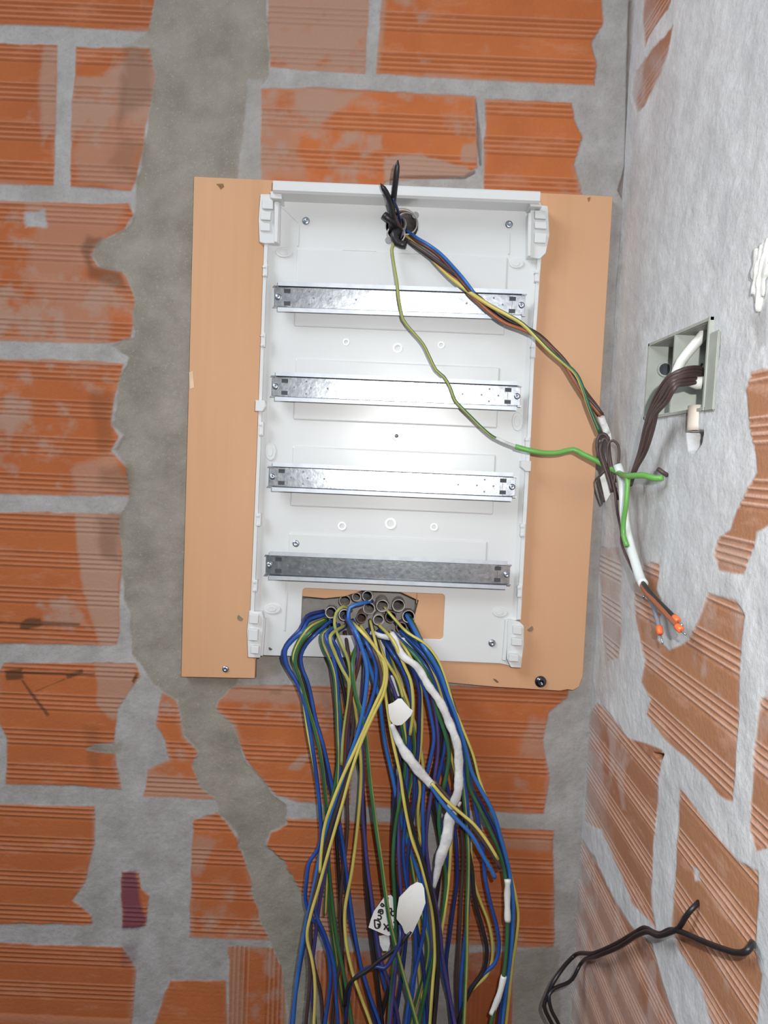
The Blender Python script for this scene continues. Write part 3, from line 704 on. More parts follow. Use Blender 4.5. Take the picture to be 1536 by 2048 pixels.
# top hood: wall with an outward rounded lip
prof = [(0.0, EB), (0.0, 0.049), (-0.0025, 0.0525), (-0.0125, 0.0525), (-0.0145, 0.051), (-0.0150, 0.047), (-0.0120, 0.0495), (-0.0032, 0.0495), (-0.003, EB)]
A, Bp = P(546, 385, 0.05), P(1079, 407, 0.05)
bm = bmesh.new(); rings = []
for q in (A, Bp):
    rings.append([bm.verts.new(Vector((q.x, -d, q.z - dz))) for dz, d in prof])
for k in range(len(prof)): bm.faces.new((rings[0][k], rings[1][k], rings[1][(k + 1) % len(prof)], rings[0][(k + 1) % len(prof)]))
bm.faces.new(rings[0]); bm.faces.new(list(reversed(rings[1])))
obj_from_bm('top_hood', bm, M['plastic'], enc)

def bracket(parts, d_base=EB):
    """corner hinge block made from stacked bevelled blocks; parts = (outline px, front depth)"""
    bm = bmesh.new()
    for pts, df in parts: merge(bm, slab(pts, d_base, df, 0.0009))
    return bm
obj_from_bm('corner_bracket', bracket([
    ([(521, 388), (545, 388), (560, 402), (558, 486), (530, 487), (519, 484), (517, 440)], 0.030),
    ([(541, 382), (562, 383), (564, 398), (541, 396)], 0.046), ([(525, 398), (546, 399), (546, 418), (524, 417)], 0.037),
    ([(522, 422), (542, 423), (541, 440), (521, 439)], 0.036), ([(521, 445), (540, 446), (540, 462), (520, 461)], 0.033), ([(549, 402), (558, 403), (555, 484), (548, 484)], 0.036)]), M['plastic'], enc)
obj_from_bm('corner_bracket', bracket([
    ([(1062, 407), (1096, 412), (1099, 470), (1092, 506), (1080, 518), (1058, 514), (1060, 430)], 0.030),
    ([(1060, 402), (1082, 404), (1084, 414), (1060, 412)], 0.046), ([(1070, 420), (1092, 422), (1093, 438), (1070, 436)], 0.037),
    ([(1070, 443), (1093, 444), (1094, 458), (1070, 456)], 0.036), ([(1070, 466), (1094, 467), (1092, 486), (1069, 485)], 0.034), ([(1057, 425), (1064, 425), (1062, 512), (1056, 512)], 0.036)]), M['plastic'], enc)
obj_from_bm('corner_bracket', bracket([
    ([(498, 1222), (524, 1224), (528, 1240), (520, 1316), (496, 1315), (494, 1262)], 0.028),
    ([(499, 1228), (517, 1230), (516, 1248), (498, 1247)], 0.034), ([(497, 1258), (516, 1260), (515, 1282), (496, 1281)], 0.035),
    ([(502, 1292), (518, 1293), (517, 1308), (501, 1307)], 0.035), ([(524, 1236), (531, 1237), (526, 1312), (519, 1312)], 0.024)]), M['plastic'], enc)
obj_from_bm('corner_bracket', bracket([
    ([(1016, 1240), (1040, 1244), (1048, 1252), (1048, 1290), (1042, 1336), (1022, 1335), (1014, 1318)], 0.028),
    ([(1026, 1252), (1044, 1254), (1044, 1270), (1026, 1268)], 0.034), ([(1024, 1276), (1045, 1278), (1044, 1292), (1024, 1291)], 0.036),
    ([(1019, 1308), (1038, 1310), (1037, 1324), (1018, 1323)], 0.036), ([(1011, 1240), (1018, 1240), (1012, 1322), (1005, 1321)], 0.024)]), M['plastic'], enc)
# clips along the sides
for (x, y, w, h) in ((526, 541, 9, 24), (522, 680, 9, 28), (518, 858, 9, 28), (513, 1040, 9, 26), (506, 1172, 9, 24), (1071, 552, 9, 24), (1063, 702, 9, 28), (1052, 888, 9, 26), (1042, 1061, 9, 26), (1036, 1183, 9, 24)):
    bm = slab([(x, y - h / 2), (x + w, y - h / 2), (x + w - 1, y + h / 2), (x - 1, y + h / 2)], EB, EF + 0.013, 0.0007)
    for yy in (-h * 0.38, h * 0.30):
        merge(bm, slab([(x - 1, y + yy), (x + w * 0.5, y + yy), (x + w * 0.5, y + yy + 3), (x - 1, y + yy + 3)], EB, EF + 0.0145))
    obj_from_bm('clip', bm, M['plastic'], enc)
for pts in ([(511, 800), (530, 801), (531, 812), (525, 823), (510, 822)], [(1042, 921), (1063, 922), (1062, 943), (1052, 943), (1042, 934)]):
    obj_from_bm('latch_tab', slab(pts, EB, EF + 0.016, 0.0009), M['plastic'], enc)
# embossed ribs, L-shaped fields and round bosses on the back plate
def rib(p, q, w=3.0, h=0.0013):
    dx, dy = q[0] - p[0], q[1] - p[1]; L = math.hypot(dx, dy); nx, ny = -dy / L * w / 2, dx / L * w / 2
    return slab([(p[0] + nx, p[1] + ny), (q[0] + nx, q[1] + ny), (q[0] - nx, q[1] - ny), (p[0] - nx, p[1] - ny)], EF - 0.0008, EF + h, 0.0005)
bm = bmesh.new()
def field(x0, y0, x1, y1): merge(bm, slab(rect(x0, y0, x1, y1), EF - 0.0030, EF + 0.0022, 0.0020))
field(594, 496, 1016, 652); field(591, 717, 1000, 843 - 4); field(585, 892, 992, 1012); field(578, 1066, 975, 1150)
for a, b in (((560, 410), (592, 444)), ((600, 668), (1000, 686)), ((594, 700), (1000, 718)), ((586, 858), (990, 876)), ((580, 1030), (985, 1046)), ((571, 1178), (573, 1250)), ((683, 498), (760, 501)), ((683, 498), (682, 550)), ((745, 501), (744, 553))):
    pass
for a, b in (((560, 410), (597, 444)), ((597, 444), (595, 492)), ((1018, 464), (1017, 508)), ((574, 1165), (568, 1262)), ((685, 499), (752, 502)), ((685, 499), (683, 548))):
    merge(bm, rib(a, b, 3.2, 0.0016))
for cx, cy, rx, ry in ((568, 504, 17, 10), (1033, 526, 15, 10), (541, 902, 11, 19), (1035, 843, 11, 19), (544, 1218, 17, 10), (1000, 1225, 15, 9)):
    merge(bm, slab(circle_px(cx, cy, rx, 30, ry), EF - 0.0008, EF + 0.0022, 0.0007))
    merge(bm, slab(circle_px(cx - 1, cy, rx * 0.55, 24, ry * 0.6), EF, EF + 0.0028, 0.0006))
obj_from_bm('raised_pattern', bm, M['plastic'], enc)
for cx, cy, r in ((795, 696, 10), (781, 1047, 12), (692, 684, 7), (684, 1052, 9), (755, 919, 7), (815, 922, 7), (882, 690, 7), (868, 1054, 8)):
    bm = ring_pipe(P(cx, cy, EF - 0.0005), P(cx, cy, EF + 0.0012), r * 0.00062, r * 0.00042)
    obj_from_bm('boss', bm, M['plastic'], enc, False)
bm = ring_pipe(P(793, 872, EF - 0.0005), P(793, 872, EF + 0.0065), 0.0058, 0.0024)
o = obj_from_bm('boss', bm, M['plastic'], enc)
obj_from_bm('screw', dome_bm(P(793, 872, EF + 0.001), 0.0022, 0.002), M['darkscrew'], enc, True)
for x, y in ((612, 442), (1018, 449), (592, 1087), (984, 1286)):
    obj_from_bm('screw', dome_bm(P(x, y, EF + 0.001), 0.0050, 0.0022), M['screw'], enc, True)
obj_from_bm('screw_hole', cyl_bm(P(541, 1297, EF - 0.001), P(541, 1297, EF + 0.0002), 0.0026), M['slot'], enc)
# knockout rim round the upper cable entry
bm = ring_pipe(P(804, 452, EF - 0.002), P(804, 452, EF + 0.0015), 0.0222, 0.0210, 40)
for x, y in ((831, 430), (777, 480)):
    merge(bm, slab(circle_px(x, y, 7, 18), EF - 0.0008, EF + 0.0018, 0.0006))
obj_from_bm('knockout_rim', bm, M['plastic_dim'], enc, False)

# DIN rails
def din_rail(pl, pr_, tilt=0.0, holes_l=(), holes_r=()):
    d = 0.031
    a = P(pl[0], pl[1], d); b = P(pr_[0], pr_[1], d); L = (b - a).length; ang = math.atan2(-(b.z - a.z), b.x - a.x)
    S = 0.00067
    TM = Matrix.Translation((a + b) / 2) @ Matrix.Rotation(ang, 4, 'Y') @ Matrix.Rotation(tilt, 4, 'X')
    def fin(bm): bmesh.ops.transform(bm, matrix=TM, verts=bm.verts[:]); return bm
    hl = L / 2 - 0.004
    # top-hat profile: web at the rear, legs, flanges at the front
    t = 0.0011; hw = 0.0136; fl = 0.0052; dp = 0.0062
    pf = [(-hw, 0), (hw, 0), (hw, -dp), (hw + fl, -dp), (hw + fl, -dp - t), (hw, -dp - t), (hw - t, -t), (-hw + t, -t), (-hw, -dp - t), (-hw - fl, -dp - t), (-hw - fl, -dp), (-hw, -dp)]
    bm = bmesh.new(); rg = []
    for x in (-hl, hl): rg.append([bm.verts.new((x, y, z)) for z, y in pf])
    n = len(pf)
    for k in range(n):
        f = bm.faces.new((rg[0][k], rg[1][k], rg[1][(k + 1) % n], rg[0][(k + 1) % n]))
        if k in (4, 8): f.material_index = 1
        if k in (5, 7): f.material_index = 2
    f1 = bm.faces.new(rg[0]); f2 = bm.faces.new(list(reversed(rg[1])))
    rail = obj_from_bm('din_rail', fin(bm), [M['zinc'], M['zinc_dull'], M['leg_shade']], enc)
    for s in (-1, 1):
        bmb = box_bm(s * (hl - 0.012) if s > 0 else -L / 2 - 0.001, L / 2 + 0.001 if s > 0 else -(hl - 0.012), -t - 0.0004, 0.0, -hw + t + 0.0004, hw - t - 0.0004, 0.0004)
        merge(bmb, box_bm(min(s * (hl + 0.001), s * (L / 2 + 0.002)), max(s * (hl + 0.001), s * (L / 2 + 0.002)), -0.0065, 0.0, hw - t, hw + 0.0002))
        merge(bmb, box_bm(min(s * (hl + 0.001), s * (L / 2 + 0.002)), max(s * (hl + 0.001), s * (L / 2 + 0.002)), -0.0065, 0.0, -hw - 0.0002, -hw + t))
        merge(bmb, box_bm(min(s * (hl - 0.004), s * (L / 2)), max(s * (hl - 0.004), s * (L / 2)), 0.0, 0.0145, -0.006, 0.006))
        sub_obj('rail_bracket', fin(bmb), M['zinc'], rail)
        sub_obj('screw', fin(dome_bm(Vector((s * (L / 2 - 0.0035), -t - 0.0003, 0)), 0.0042, 0.0026)), M['screw'], rail, True)
        xs = s * (L / 2 - 0.0155)
        for z in (-0.0078, 0.0078):
            sub_obj('slot', fin(box_bm(xs - 0.0042, xs + 0.0042, -t - 0.0008, -t + 0.0002, z - 0.0026, z + 0.0026)), M['slot'], rail)  # solid dark block painted in place of the shaded slot opening
        for hx, hz in (holes_l if s < 0 else holes_r):
            sub_obj('rivet_hole', fin(cyl_bm(Vector((s * (L / 2 - hx), -t + 0.0003, hz)), Vector((s * (L / 2 - hx), -t - 0.00025, hz)), 0.0013, 12)), M['grey'], rail)
    return rail
def sub_obj(name, bm, mat, parent, smooth=False):
    o = obj_from_bm(name, bm, mat, None, smooth)
    o.parent = parent                     # the parent sits at the enclosure's origin: keep world geometry
    o.matrix_parent_inverse = Matrix.Identity(4)
    return o
hls = ((0.028, 0), (0.050, 0), (0.044, 0.008), (0.044, -0.008), (0.072, 0), (0.105, 0))
hrs = ((0.028, 0), (0.050, 0), (0.040, 0.008), (0.040, -0.008), (0.075, 0))
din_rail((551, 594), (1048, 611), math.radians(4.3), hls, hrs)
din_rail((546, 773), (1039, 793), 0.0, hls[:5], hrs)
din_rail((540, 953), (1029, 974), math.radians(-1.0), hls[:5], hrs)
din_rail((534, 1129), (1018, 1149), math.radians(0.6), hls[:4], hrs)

# ------------------------------------------------------------------ conduits
def wall_pipe(name, p, ro, ri, d_out, mat, label, cat, group=None, tilt=(0, 0), deep=0.05):
    b = P(p[0], p[1], d_out); a = b + Vector((tilt[0], deep + d_out, tilt[1]))
    bm = ring_pipe(a, b, ro, ri)
    merge(bm, cyl_bm(a + Vector((0, -0.001, 0)), a + Vector((0, 0.001, 0)), ro, 20), 1)  # back cap coloured dark as the shade deep in the pipe
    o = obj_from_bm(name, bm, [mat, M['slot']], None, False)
    return tag(o, label, cat, group)
for i, (x, y, r, dirty, lb) in enumerate(CON):
    wall_pipe('conduit', (x, y), r * 0.00067, (r - 1.7) * 0.00067, 0.004 + 0.002 * ((i * 7) % 4), M['conduit_dirty'] if dirty else M['conduit'], lb, 'conduit',
              tilt=(0.004 * math.sin(i * 2.1), 0.006 * math.cos(i * 1.3)), deep=0.042)
wall_pipe('conduit', (813, 447), 0.0150, 0.0132, 0.012, M['conduit'], 'larger grey conduit end in the upper round entry, on its right side', 'conduit', deep=0.06)
wall_pipe('conduit', (792, 468), 0.0125, 0.0108, 0.018, M['conduit'], 'smaller grey conduit end in the upper round entry, low on its left side', 'conduit', deep=0.06)

# ------------------------------------------------------------------ wires
def pts3(path):
    out = []
    for q in path:
        if q[0] == 'r': out.append(PR(q[1], q[2], q[3]))
        else: out.append(P(q[0], q[1], q[2]))
    return out
COLS = {'B': ('blue',), 'S': ('sky',), 'V': ('navy',), 'K': ('black',), 'N': ('brown',), 'P': ('violet',), 'T': ('taupe',), 'G': ('green',), 'H': ('brightgreen',), 'O': ('orangebrown',), 'E': ('grey',),
        'Y': ('green', 'yellow'), 'L': ('olive', 'yellow'), 'Q': ('green', 'olive')}
def wire(kind, path, label, r=0.0023, group=None, cat='wire', name='electrical_wire', tip=None, phase=None, twist=1.6):
    cols = COLS[kind]
    p = catmull(pts3(path), 0.006)
    ph = (-1.4 if phase is None else phase)
    bm = tube_bm(p, r, 12, twist if len(cols) > 1 else 0, len(cols) > 1, phase=ph)
    o = obj_from_bm(name, bm, [M[c] for c in cols], None, True)
    tag(o, label, cat, group)
    if tip:
        d = (p[-1] - p[-2]).normalized()
        t = obj_from_bm('copper_tip', cyl_bm(p[-1] - d * 0.001, p[-1] + d * tip, r * 0.55, 10), M['copper'], None, True)
        t.parent = o; t.matrix_parent_inverse = Matrix.Identity(4); t['label'] = 'bare stripped copper end'
    return o, p
def drop(xy, d=0.035, start=None, dend=None):
    """px path -> with depth: out of the opening, over the enclosure's lower edge, then hanging"""
    out = []
    n = len(xy)
    for i, (x, y) in enumerate(xy):
        if i == 0: dd = 0.002 if start is None else start
        elif y < 1255: dd = 0.016 + 0.004 * (i - 1)
        elif y < 1335: dd = max(d, 0.030)
        else: dd = d + (0 if dend is None else (dend - d) * (y - 1335) / 710.0)
        out.append((x, y, dd))
    if y > 2100: out.append((x + (x - 790) * 0.02, 2290, dd))
    return out
GRP = 'wires hanging from the lower opening of the enclosure'
LW = [
 # kind, depth, path, label
 ('V', .034, [(648,1222),(614,1232),(600,1258),(572,1290),(565,1314),(578,1342),(602,1380),(617,1425),(632,1475),(650,1540),(664,1595),(674,1650),(684,1710),(692,1780),(700,1840),(714,1900),(730,1965),(752,2048),(768,2110)], 'dark blue wire making the leftmost bulge below the opening, then crossing rightward to the bottom'),
 ('B', .038, [(652,1228),(618,1240),(606,1262),(588,1278),(571,1300),(574,1330),(592,1362),(607,1400),(618,1450),(626,1500),(634,1560),(640,1620),(642,1680),(634,1702),(619,1724),(613,1762),(611,1800),(620,1830),(640,1860),(655,1900),(661,1945),(657,2000),(650,2048),(648,2110)], 'blue wire with a rounded bulge low on the left side of the bundle'),
 ('Y', .046, [(650,1238),(616,1256),(596,1284),(586,1316),(598,1350),(606,1400),(613,1450),(622,1500),(631,1550),(640,1610),(648,1655)], 'yellow-green wire along the far left edge of the hanging bundle'),
 ('Q', .041, [(655,1240),(622,1262),(600,1290),(590,1322),(603,1368),(615,1412),(628,1455),(641,1510),(649,1570),(654,1640),(651,1720),(657,1790),(664,1860),(672,1920),(682,1985),(693,2048),(702,2110)], 'green-yellow wire second from left, reaching the bottom as a bright yellow line'),
 ('K', .036, [(660,1244),(628,1268),(605,1294),(597,1324),(610,1370),(624,1420),(641,1470),(655,1535),(666,1600),(674,1700),(680,1800),(684,1900),(690,2000),(694,2110)], 'black wire on the left, right behind the green-yellow one'),
 ('B', .043, [(665,1240),(632,1268),(612,1290),(602,1312),(604,1334),(616,1366),(624,1400),(632,1440),(648,1495),(660,1550),(670,1600),(678,1640),(690,1720),(700,1800),(712,1880),(722,1930),(738,1985),(760,2048),(775,2110)], 'blue wire third bulge from the left over the enclosure edge'),
 ('Y', .047, [(672,1252),(643,1270),(645,1290),(660,1322),(668,1350),(672,1400),(674,1450),(676,1520),(672,1590),(664,1660),(655,1740),(650,1830)], 'yellow-green wire hanging straight left of centre beside a blue one'),
 ('B', .050, [(678,1250),(652,1272),(664,1304),(672,1345),(677,1400),(680,1450),(681,1510),(678,1565),(668,1610),(655,1660),(645,1710),(636,1765),(622,1830),(606,1900),(594,1970),(583,2048),(575,2110)], 'blue wire swinging left to the bottom, leftmost wire at the photo bottom'),
 ('K', .036, [(680,1255),(664,1290),(672,1320),(684,1365),(693,1410),(700,1460),(712,1500),(722,1550),(728,1620),(730,1700),(734,1780),(742,1860),(752,1940),(764,2040),(770,2110)], 'black wire behind the blue one running down left of centre'),
 ('L', .052, [(690,1250),(660,1276),(672,1312),(686,1342),(697,1362),(697,1398),(691,1440),(686,1480),(683,1530)], 'yellow wire curling in a shallow S under the enclosure edge'),
 ('B', .040, [(692,1252),(664,1272),(676,1300),(684,1328),(693,1352),(702,1390),(712,1430),(720,1480),(723,1540),(724,1600),(729,1660),(731,1720),(738,1780),(746,1840),(756,1900),(764,1950),(778,1998),(796,2048),(812,2110)], 'blue wire down the middle left, passing left of the handwritten tag'),
 ('L', .055, [(703,1222),(686,1213),(672,1226),(669,1248),(682,1285),(695,1316),(701,1345),(700,1375),(694,1420),(688,1460),(686,1510)], 'yellow wire arching high out of a conduit in the upper left of the opening'),
 ('N', .058, [(738,1290),(724,1300),(717,1332),(706,1372),(699,1420),(693,1465),(690,1520),(687,1585),(676,1650)], 'reddish brown wire slanting down just left of the middle'),
 ('P', .060, [(690,1232),(706,1262),(716,1290),(716,1320),(708,1352),(702,1395),(697,1440),(694,1500),(690,1540),(680,1600),(668,1650),(655,1720),(640,1800),(630,1880),(622,1960),(630,2048),(634,2110)], 'dull violet-blue wire beside the brown one'),
 ('S', .066, [(744,1202),(722,1207),(700,1215),(697,1236),(712,1264),(725,1300),(734,1335),(733,1372),(726,1422),(714,1472),(700,1512),(688,1552),(671,1600),(654,1655),(640,1712),(627,1780),(612,1850),(600,1920),(592,1980),(586,2048),(580,2110)], 'bright blue wire from the top conduit, crossing diagonally to the lower left'),
 ('Y', .072, [(700,1242),(722,1262),(748,1292),(766,1322),(770,1350),(764,1378),(748,1414),(727,1462),(705,1511),(686,1552),(666,1602),(650,1650),(643,1700),(640,1745)], 'yellow-green wire crossing diagonally in front, from centre to lower left'),
 ('Y', .075, [(720,1250),(752,1298),(772,1330),(770,1378),(748,1428),(722,1486),(702,1545),(684,1610),(669,1662),(653,1718),(636,1780),(622,1828),(614,1872),(624,1920),(630,1965),(628,2048),(626,2110)], 'yellow-green wire parallel to the crossing one, a little lower, ending far down left'),
 ('T', .068, [(716,1256),(750,1306),(762,1346),(762,1386),(742,1436),(718,1490),(698,1545),(676,1610),(660,1660),(645,1720),(628,1790),(614,1870),(620,1940),(612,2048),(608,2110)], 'dark brown wire shadowing the crossing yellow-green pair'),
 ('B', .070, [(705,1240),(735,1290),(752,1330),(750,1375),(734,1430),(712,1488),(692,1560),(680,1606),(662,1655),(648,1704),(638,1760),(630,1820),(650,1870),(668,1930),(672,1990),(676,2048),(678,2110)], 'medium blue wire running under the crossing yellow-green pair'),
 ('T', .036, [(690,1262),(700,1330),(708,1420),(704,1470),(694,1530),(694,1600),(695,1650),(691,1700),(684,1760),(680,1840),(684,1900),(674,1960),(664,2048),(660,2110)], 'dark brown wire nearest the wall left of centre'),
 ('Q', .062, [(726,1262),(705,1330),(712,1390),(724,1430),(732,1480),(738,1540),(745,1600),(753,1660),(762,1720),(770,1780),(779,1840),(790,1888),(801,1930),(818,1990),(834,2048),(848,2110)], 'olive yellow-green wire hanging alone over the bricks, then over the handwritten tag'),
 ('S', .056, [(712,1262),(728,1300),(742,1340),(752,1372),(760,1402),(764,1440),(770,1485),(780,1530),(789,1572),(797,1615),(806,1655),(817,1692),(831,1730),(844,1772),(852,1830),(857,1880),(858,1930),(852,2000),(849,2048),(846,2110)], 'bright blue wire through the middle of the bundle beside the prominent yellow one'),
 ('Y', .068, [(740,1240),(752,1290),(762,1335),(768,1372),(773,1405),(779,1444),(786,1484),(794,1520),(800,1548),(806,1590),(814,1636),(825,1682),(840,1722),(851,1762),(862,1812),(868,1862),(870,1912),(866,1962),(860,2048),(857,2110)], 'most prominent yellow wire, running down the middle right past the white paper'),
 ('K', .060, [(742,1246),(758,1300),(770,1345),(782,1400),(788,1450),(794,1500),(800,1540),(812,1590),(822,1640),(836,1690),(848,1730),(860,1775),(872,1830),(876,1890),(876,1960),(869,2048),(866,2110)], 'black wire beside the prominent yellow one in the middle'),
 ('V', .045, [(744,1250),(750,1296),(756,1330),(764,1366),(776,1410),(784,1450),(796,1500),(790,1560),(788,1620),(790,1680),(788,1740),(800,1800),(812,1860),(808,1920),(800,1980),(790,2048),(786,2110)], 'dark blue wire deep in the middle of the bundle'),
 ('Y', .058, [(758,1250),(788,1284),(808,1330),(821,1360),(826,1398),(825,1432),(820,1470)], 'yellow wire bending round the right side of the folded white paper'),
 ('L', .050, [(752,1270),(770,1318),(795,1360),(806,1400),(808,1450),(810,1486),(801,1520),(796,1540),(804,1580),(818,1640),(836,1700)], 'yellow-olive wire passing behind the folded white paper'),
 ('B', .048, [(755,1262),(786,1308),(806,1340),(818,1375),(824,1420),(818,1470),(815,1520),(812,1580),(810,1640),(806,1700),(812,1760),(826,1830),(832,1890),(828,1960),(816,2048),(812,2110)], 'blue wire close behind the folded white paper, on its right'),
 ('V', .052, [(760,1258),(800,1300),(826,1340),(838,1380),(838,1440),(836,1500),(830,1550),(828,1600),(822,1660),(815,1730),(820,1800),(836,1868),(846,1930),(852,1990),(856,2048),(860,2110)], 'dark blue wire behind the slanting white tape'),
 ('Y', .054, [(780,1262),(812,1300),(838,1350),(843,1400),(844,1440),(842,1490),(836,1535),(840,1580),(836,1620),(838,1660),(850,1710)], 'yellow wire crossing behind the slanting white tape, half way down'),
 ('B', .058, [(762,1264),(806,1312),(838,1352),(854,1395),(862,1432),(868,1475),(860,1524),(850,1562),(846,1612),(847,1680),(845,1740),(850,1800),(848,1860),(836,1920),(822,1980),(812,2048),(806,2110)], 'blue wire right of the slanting tape, running down to the lower middle'),
 ('P', .050, [(770,1264),(820,1318),(848,1360),(866,1400),(874,1450),(876,1500),(868,1560),(858,1620),(852,1680),(858,1740),(870,1800),(880,1860),(886,1920),(898,1985),(910,2048),(920,2110)], 'violet-blue wire between the two white tapes'),
 ('K', .048, [(772,1268),(828,1322),(858,1370),(872,1410),(884,1450),(880,1500),(868,1540),(860,1580),(872,1640),(882,1700),(878,1760),(870,1830),(872,1900),(866,1990),(862,2110)], 'black wire between the two white tapes'),
 ('G', .056, [(776,1266),(834,1316),(864,1370),(874,1420),(888,1460),(898,1505),(893,1550),(884,1590),(878,1640),(884,1700),(892,1760),(886,1820),(872,1890),(856,1960),(838,2048),(828,2110)], 'dark green wire just left of the long white tape'),
 ('Y', .046, [(780,1268),(840,1330),(868,1390),(882,1440),(893,1482),(904,1520),(912,1560),(908,1620),(902,1690),(898,1750),(890,1820),(880,1880)], 'yellow-green wire tucked behind the long white tape'),
 ('B', .052, [(782,1262),(850,1330),(876,1388),(890,1440),(890,1490),(880,1540),(872,1580),(880,1640),(892,1700),(896,1750),(890,1800),(880,1860),(878,1900),(890,1960),(905,2020),(918,2110)], 'blue wire under the long white tape, swinging out at the bottom'),
 ('T', .045, [(784,1270),(850,1345),(880,1400),(892,1450),(900,1500),(906,1545),(914,1590),(922,1650),(926,1720),(922,1800),(918,1880),(913,1960),(916,2048),(918,2110)], 'dark brown wire along the right side of the long white tape'),
 ('B', .050, [(800,1262),(856,1320),(884,1376),(900,1430),(914,1480),(926,1540),(934,1600),(937,1660),(938,1740),(936,1820),(928,1900),(922,1970),(920,2048),(918,2110)], 'blue wire hanging straight, right of the long white tape'),
 ('Q', .047, [(802,1266),(862,1330),(888,1390),(904,1440),(918,1500),(926,1570),(932,1640),(936,1700),(936,1760),(934,1830),(933,1920),(930,2000),(928,2048),(926,2110)], 'green wire with thin yellow edge beside the straight blue one on the right'),
 ('S', .060, [(812,1228),(846,1290),(878,1342),(894,1386),(914,1440),(932,1500),(944,1545),(962,1580),(985,1622),(1003,1680),(1018,1740),(1026,1800),(1025,1860),(1020,1920),(1012,1982),(1004,2048),(998,2110)], 'bright blue wire forming the right outer curve of the bundle'),
 ('Y', .066, [(768,1214),(792,1242),(818,1268),(852,1290),(876,1322),(892,1362),(906,1410),(926,1460),(946,1512),(957,1555),(974,1602),(990,1642),(1006,1692),(1019,1742),(1031,1792),(1036,1832),(1031,1885),(1024,1930),(1018,1990),(1012,2048),(1006,2110)], 'yellow-green wire forming the outermost right edge of the bundle'),
 ('G', .060, [(822,1236),(850,1296),(862,1320),(886,1350),(904,1400),(922,1462),(934,1520),(938,1572),(957,1612),(976,1652),(995,1694),(1008,1740),(1014,1790),(1015,1850),(1013,1900),(1007,1952),(994,2000),(982,2048),(974,2110)], 'green wire on the right with two white tape flags round it'),
 ('V', .050, [(815,1240),(848,1300),(880,1352),(900,1402),(920,1460),(930,1520),(938,1568),(958,1600),(980,1640),(998,1680),(1014,1740),(1020,1800),(1018,1860),(1012,1920),(1004,1980),(998,2048),(990,2110)], 'dark blue wire just inside the right outer curve'),
 ('L', .052, [(808,1270),(858,1326),(886,1400),(902,1470),(916,1540),(932,1600),(940,1660),(943,1720),(950,1770),(962,1806),(976,1842),(985,1890),(984,1922),(974,1950),(952,1972),(934,1992),(926,2030),(922,2110)], 'yellow wire bowing out to the right in a big loop near the bottom right'),
 ('B', .056, [(806,1264),(862,1318),(892,1384),(910,1440),(930,1510),(944,1580),(956,1640),(966,1700),(970,1752),(980,1802),(994,1856),(998,1896),(990,1926),(962,1952),(938,1984),(924,2020),(915,2110)], 'blue-violet wire bowing out beside the yellow loop at the bottom right'),
 ('K', .043, [(810,1272),(866,1340),(896,1420),(916,1500),(926,1600),(934,1680),(944,1740),(950,1800),(966,1860),(974,1900),(968,1940),(944,1976),(924,2020),(908,2110)], 'black wire inside the bottom right loop'),
 ('V', .040, [(790,1272),(848,1336),(874,1420),(880,1480),(888,1540),(900,1600),(912,1680),(914,1760),(906,1820),(898,1880),(892,1930),(898,1990),(904,2048),(906,2110)], 'dark blue wire behind the long white tape, nearest the wall'),
 ('K', .050, [(730,1262),(745,1310),(762,1350),(786,1400),(800,1460),(806,1520),(796,1580),(788,1640),(786,1700),(790,1760),(796,1830),(800,1900),(782,1960),(760,2048),(748,2110)], 'black wire near the middle, left of the white paper tags'),
 ('G', .060, [(732,1262),(748,1316),(766,1362),(790,1412),(806,1470),(810,1540),(800,1600),(790,1660),(786,1720),(789,1790),(791,1850),(792,1900),(784,1960),(778,2048),(774,2110)], 'dark green wire running between the handwritten tag and the blank one'),
 ('P', .052, [(735,1258),(755,1304),(776,1350),(796,1410),(800,1480),(798,1560),(797,1640),(798,1720),(803,1790),(808,1860),(794,1920),(786,1990),(780,2048),(776,2110)], 'violet-blue wire right of the dark green one, over the grey mortar joint'),
 ('Q', .044, [(770,1290),(800,1380),(826,1460),(826,1540),(812,1620),(818,1700),(832,1780),(846,1840),(856,1890),(850,1940),(838,1990),(822,2048),(812,2110)], 'yellow-green wire in the lower middle, half hidden behind blue wires'),
 ('L', .046, [(772,1294),(810,1390),(838,1480),(848,1570),(840,1660),(836,1760),(838,1850),(836,1910),(840,1960),(846,2010),(850,2110)], 'yellow wire seen low between the blue wires in the middle'),
 ('L', .044, [(700,1290),(706,1380),(716,1460),(722,1540),(716,1640),(704,1740),(690,1820),(692,1880),(704,1940),(722,1994),(742,2048),(758,2110)], 'dull yellow wire slanting rightward across the bricks at the bottom left'),
 ('G', .042, [(664,1290),(676,1380),(682,1460),(672,1560),(658,1640),(657,1720),(663,1790),(670,1850),(678,1900),(690,1960),(704,2048),(712,2110)], 'teal green wire beside the bright yellow line at lower left'),
 ('T', .032, [(656,1300),(670,1400),(676,1500),(664,1600),(645,1680),(630,1760),(622,1840),(626,1920),(642,1990),(646,2048),(648,2110)], 'dark brown wire over the grey cement at the bottom left'),
 ('B', .030, [(770,1280),(782,1340),(806,1420),(826,1520),(838,1620),(852,1720),(866,1820),(876,1900),(892,1970),(908,2048),(918,2110)], 'blue wire deep behind the yellow one in the lower middle right'),
 ('P', .040, [(730,1280),(728,1360),(722,1440),(724,1500),(726,1560),(725,1620),(730,1680),(736,1740),(744,1800),(752,1860),(762,1920),(780,1970),(795,2030),(804,2110)], 'violet-blue wire behind the blue one left of the handwritten tag'),
]
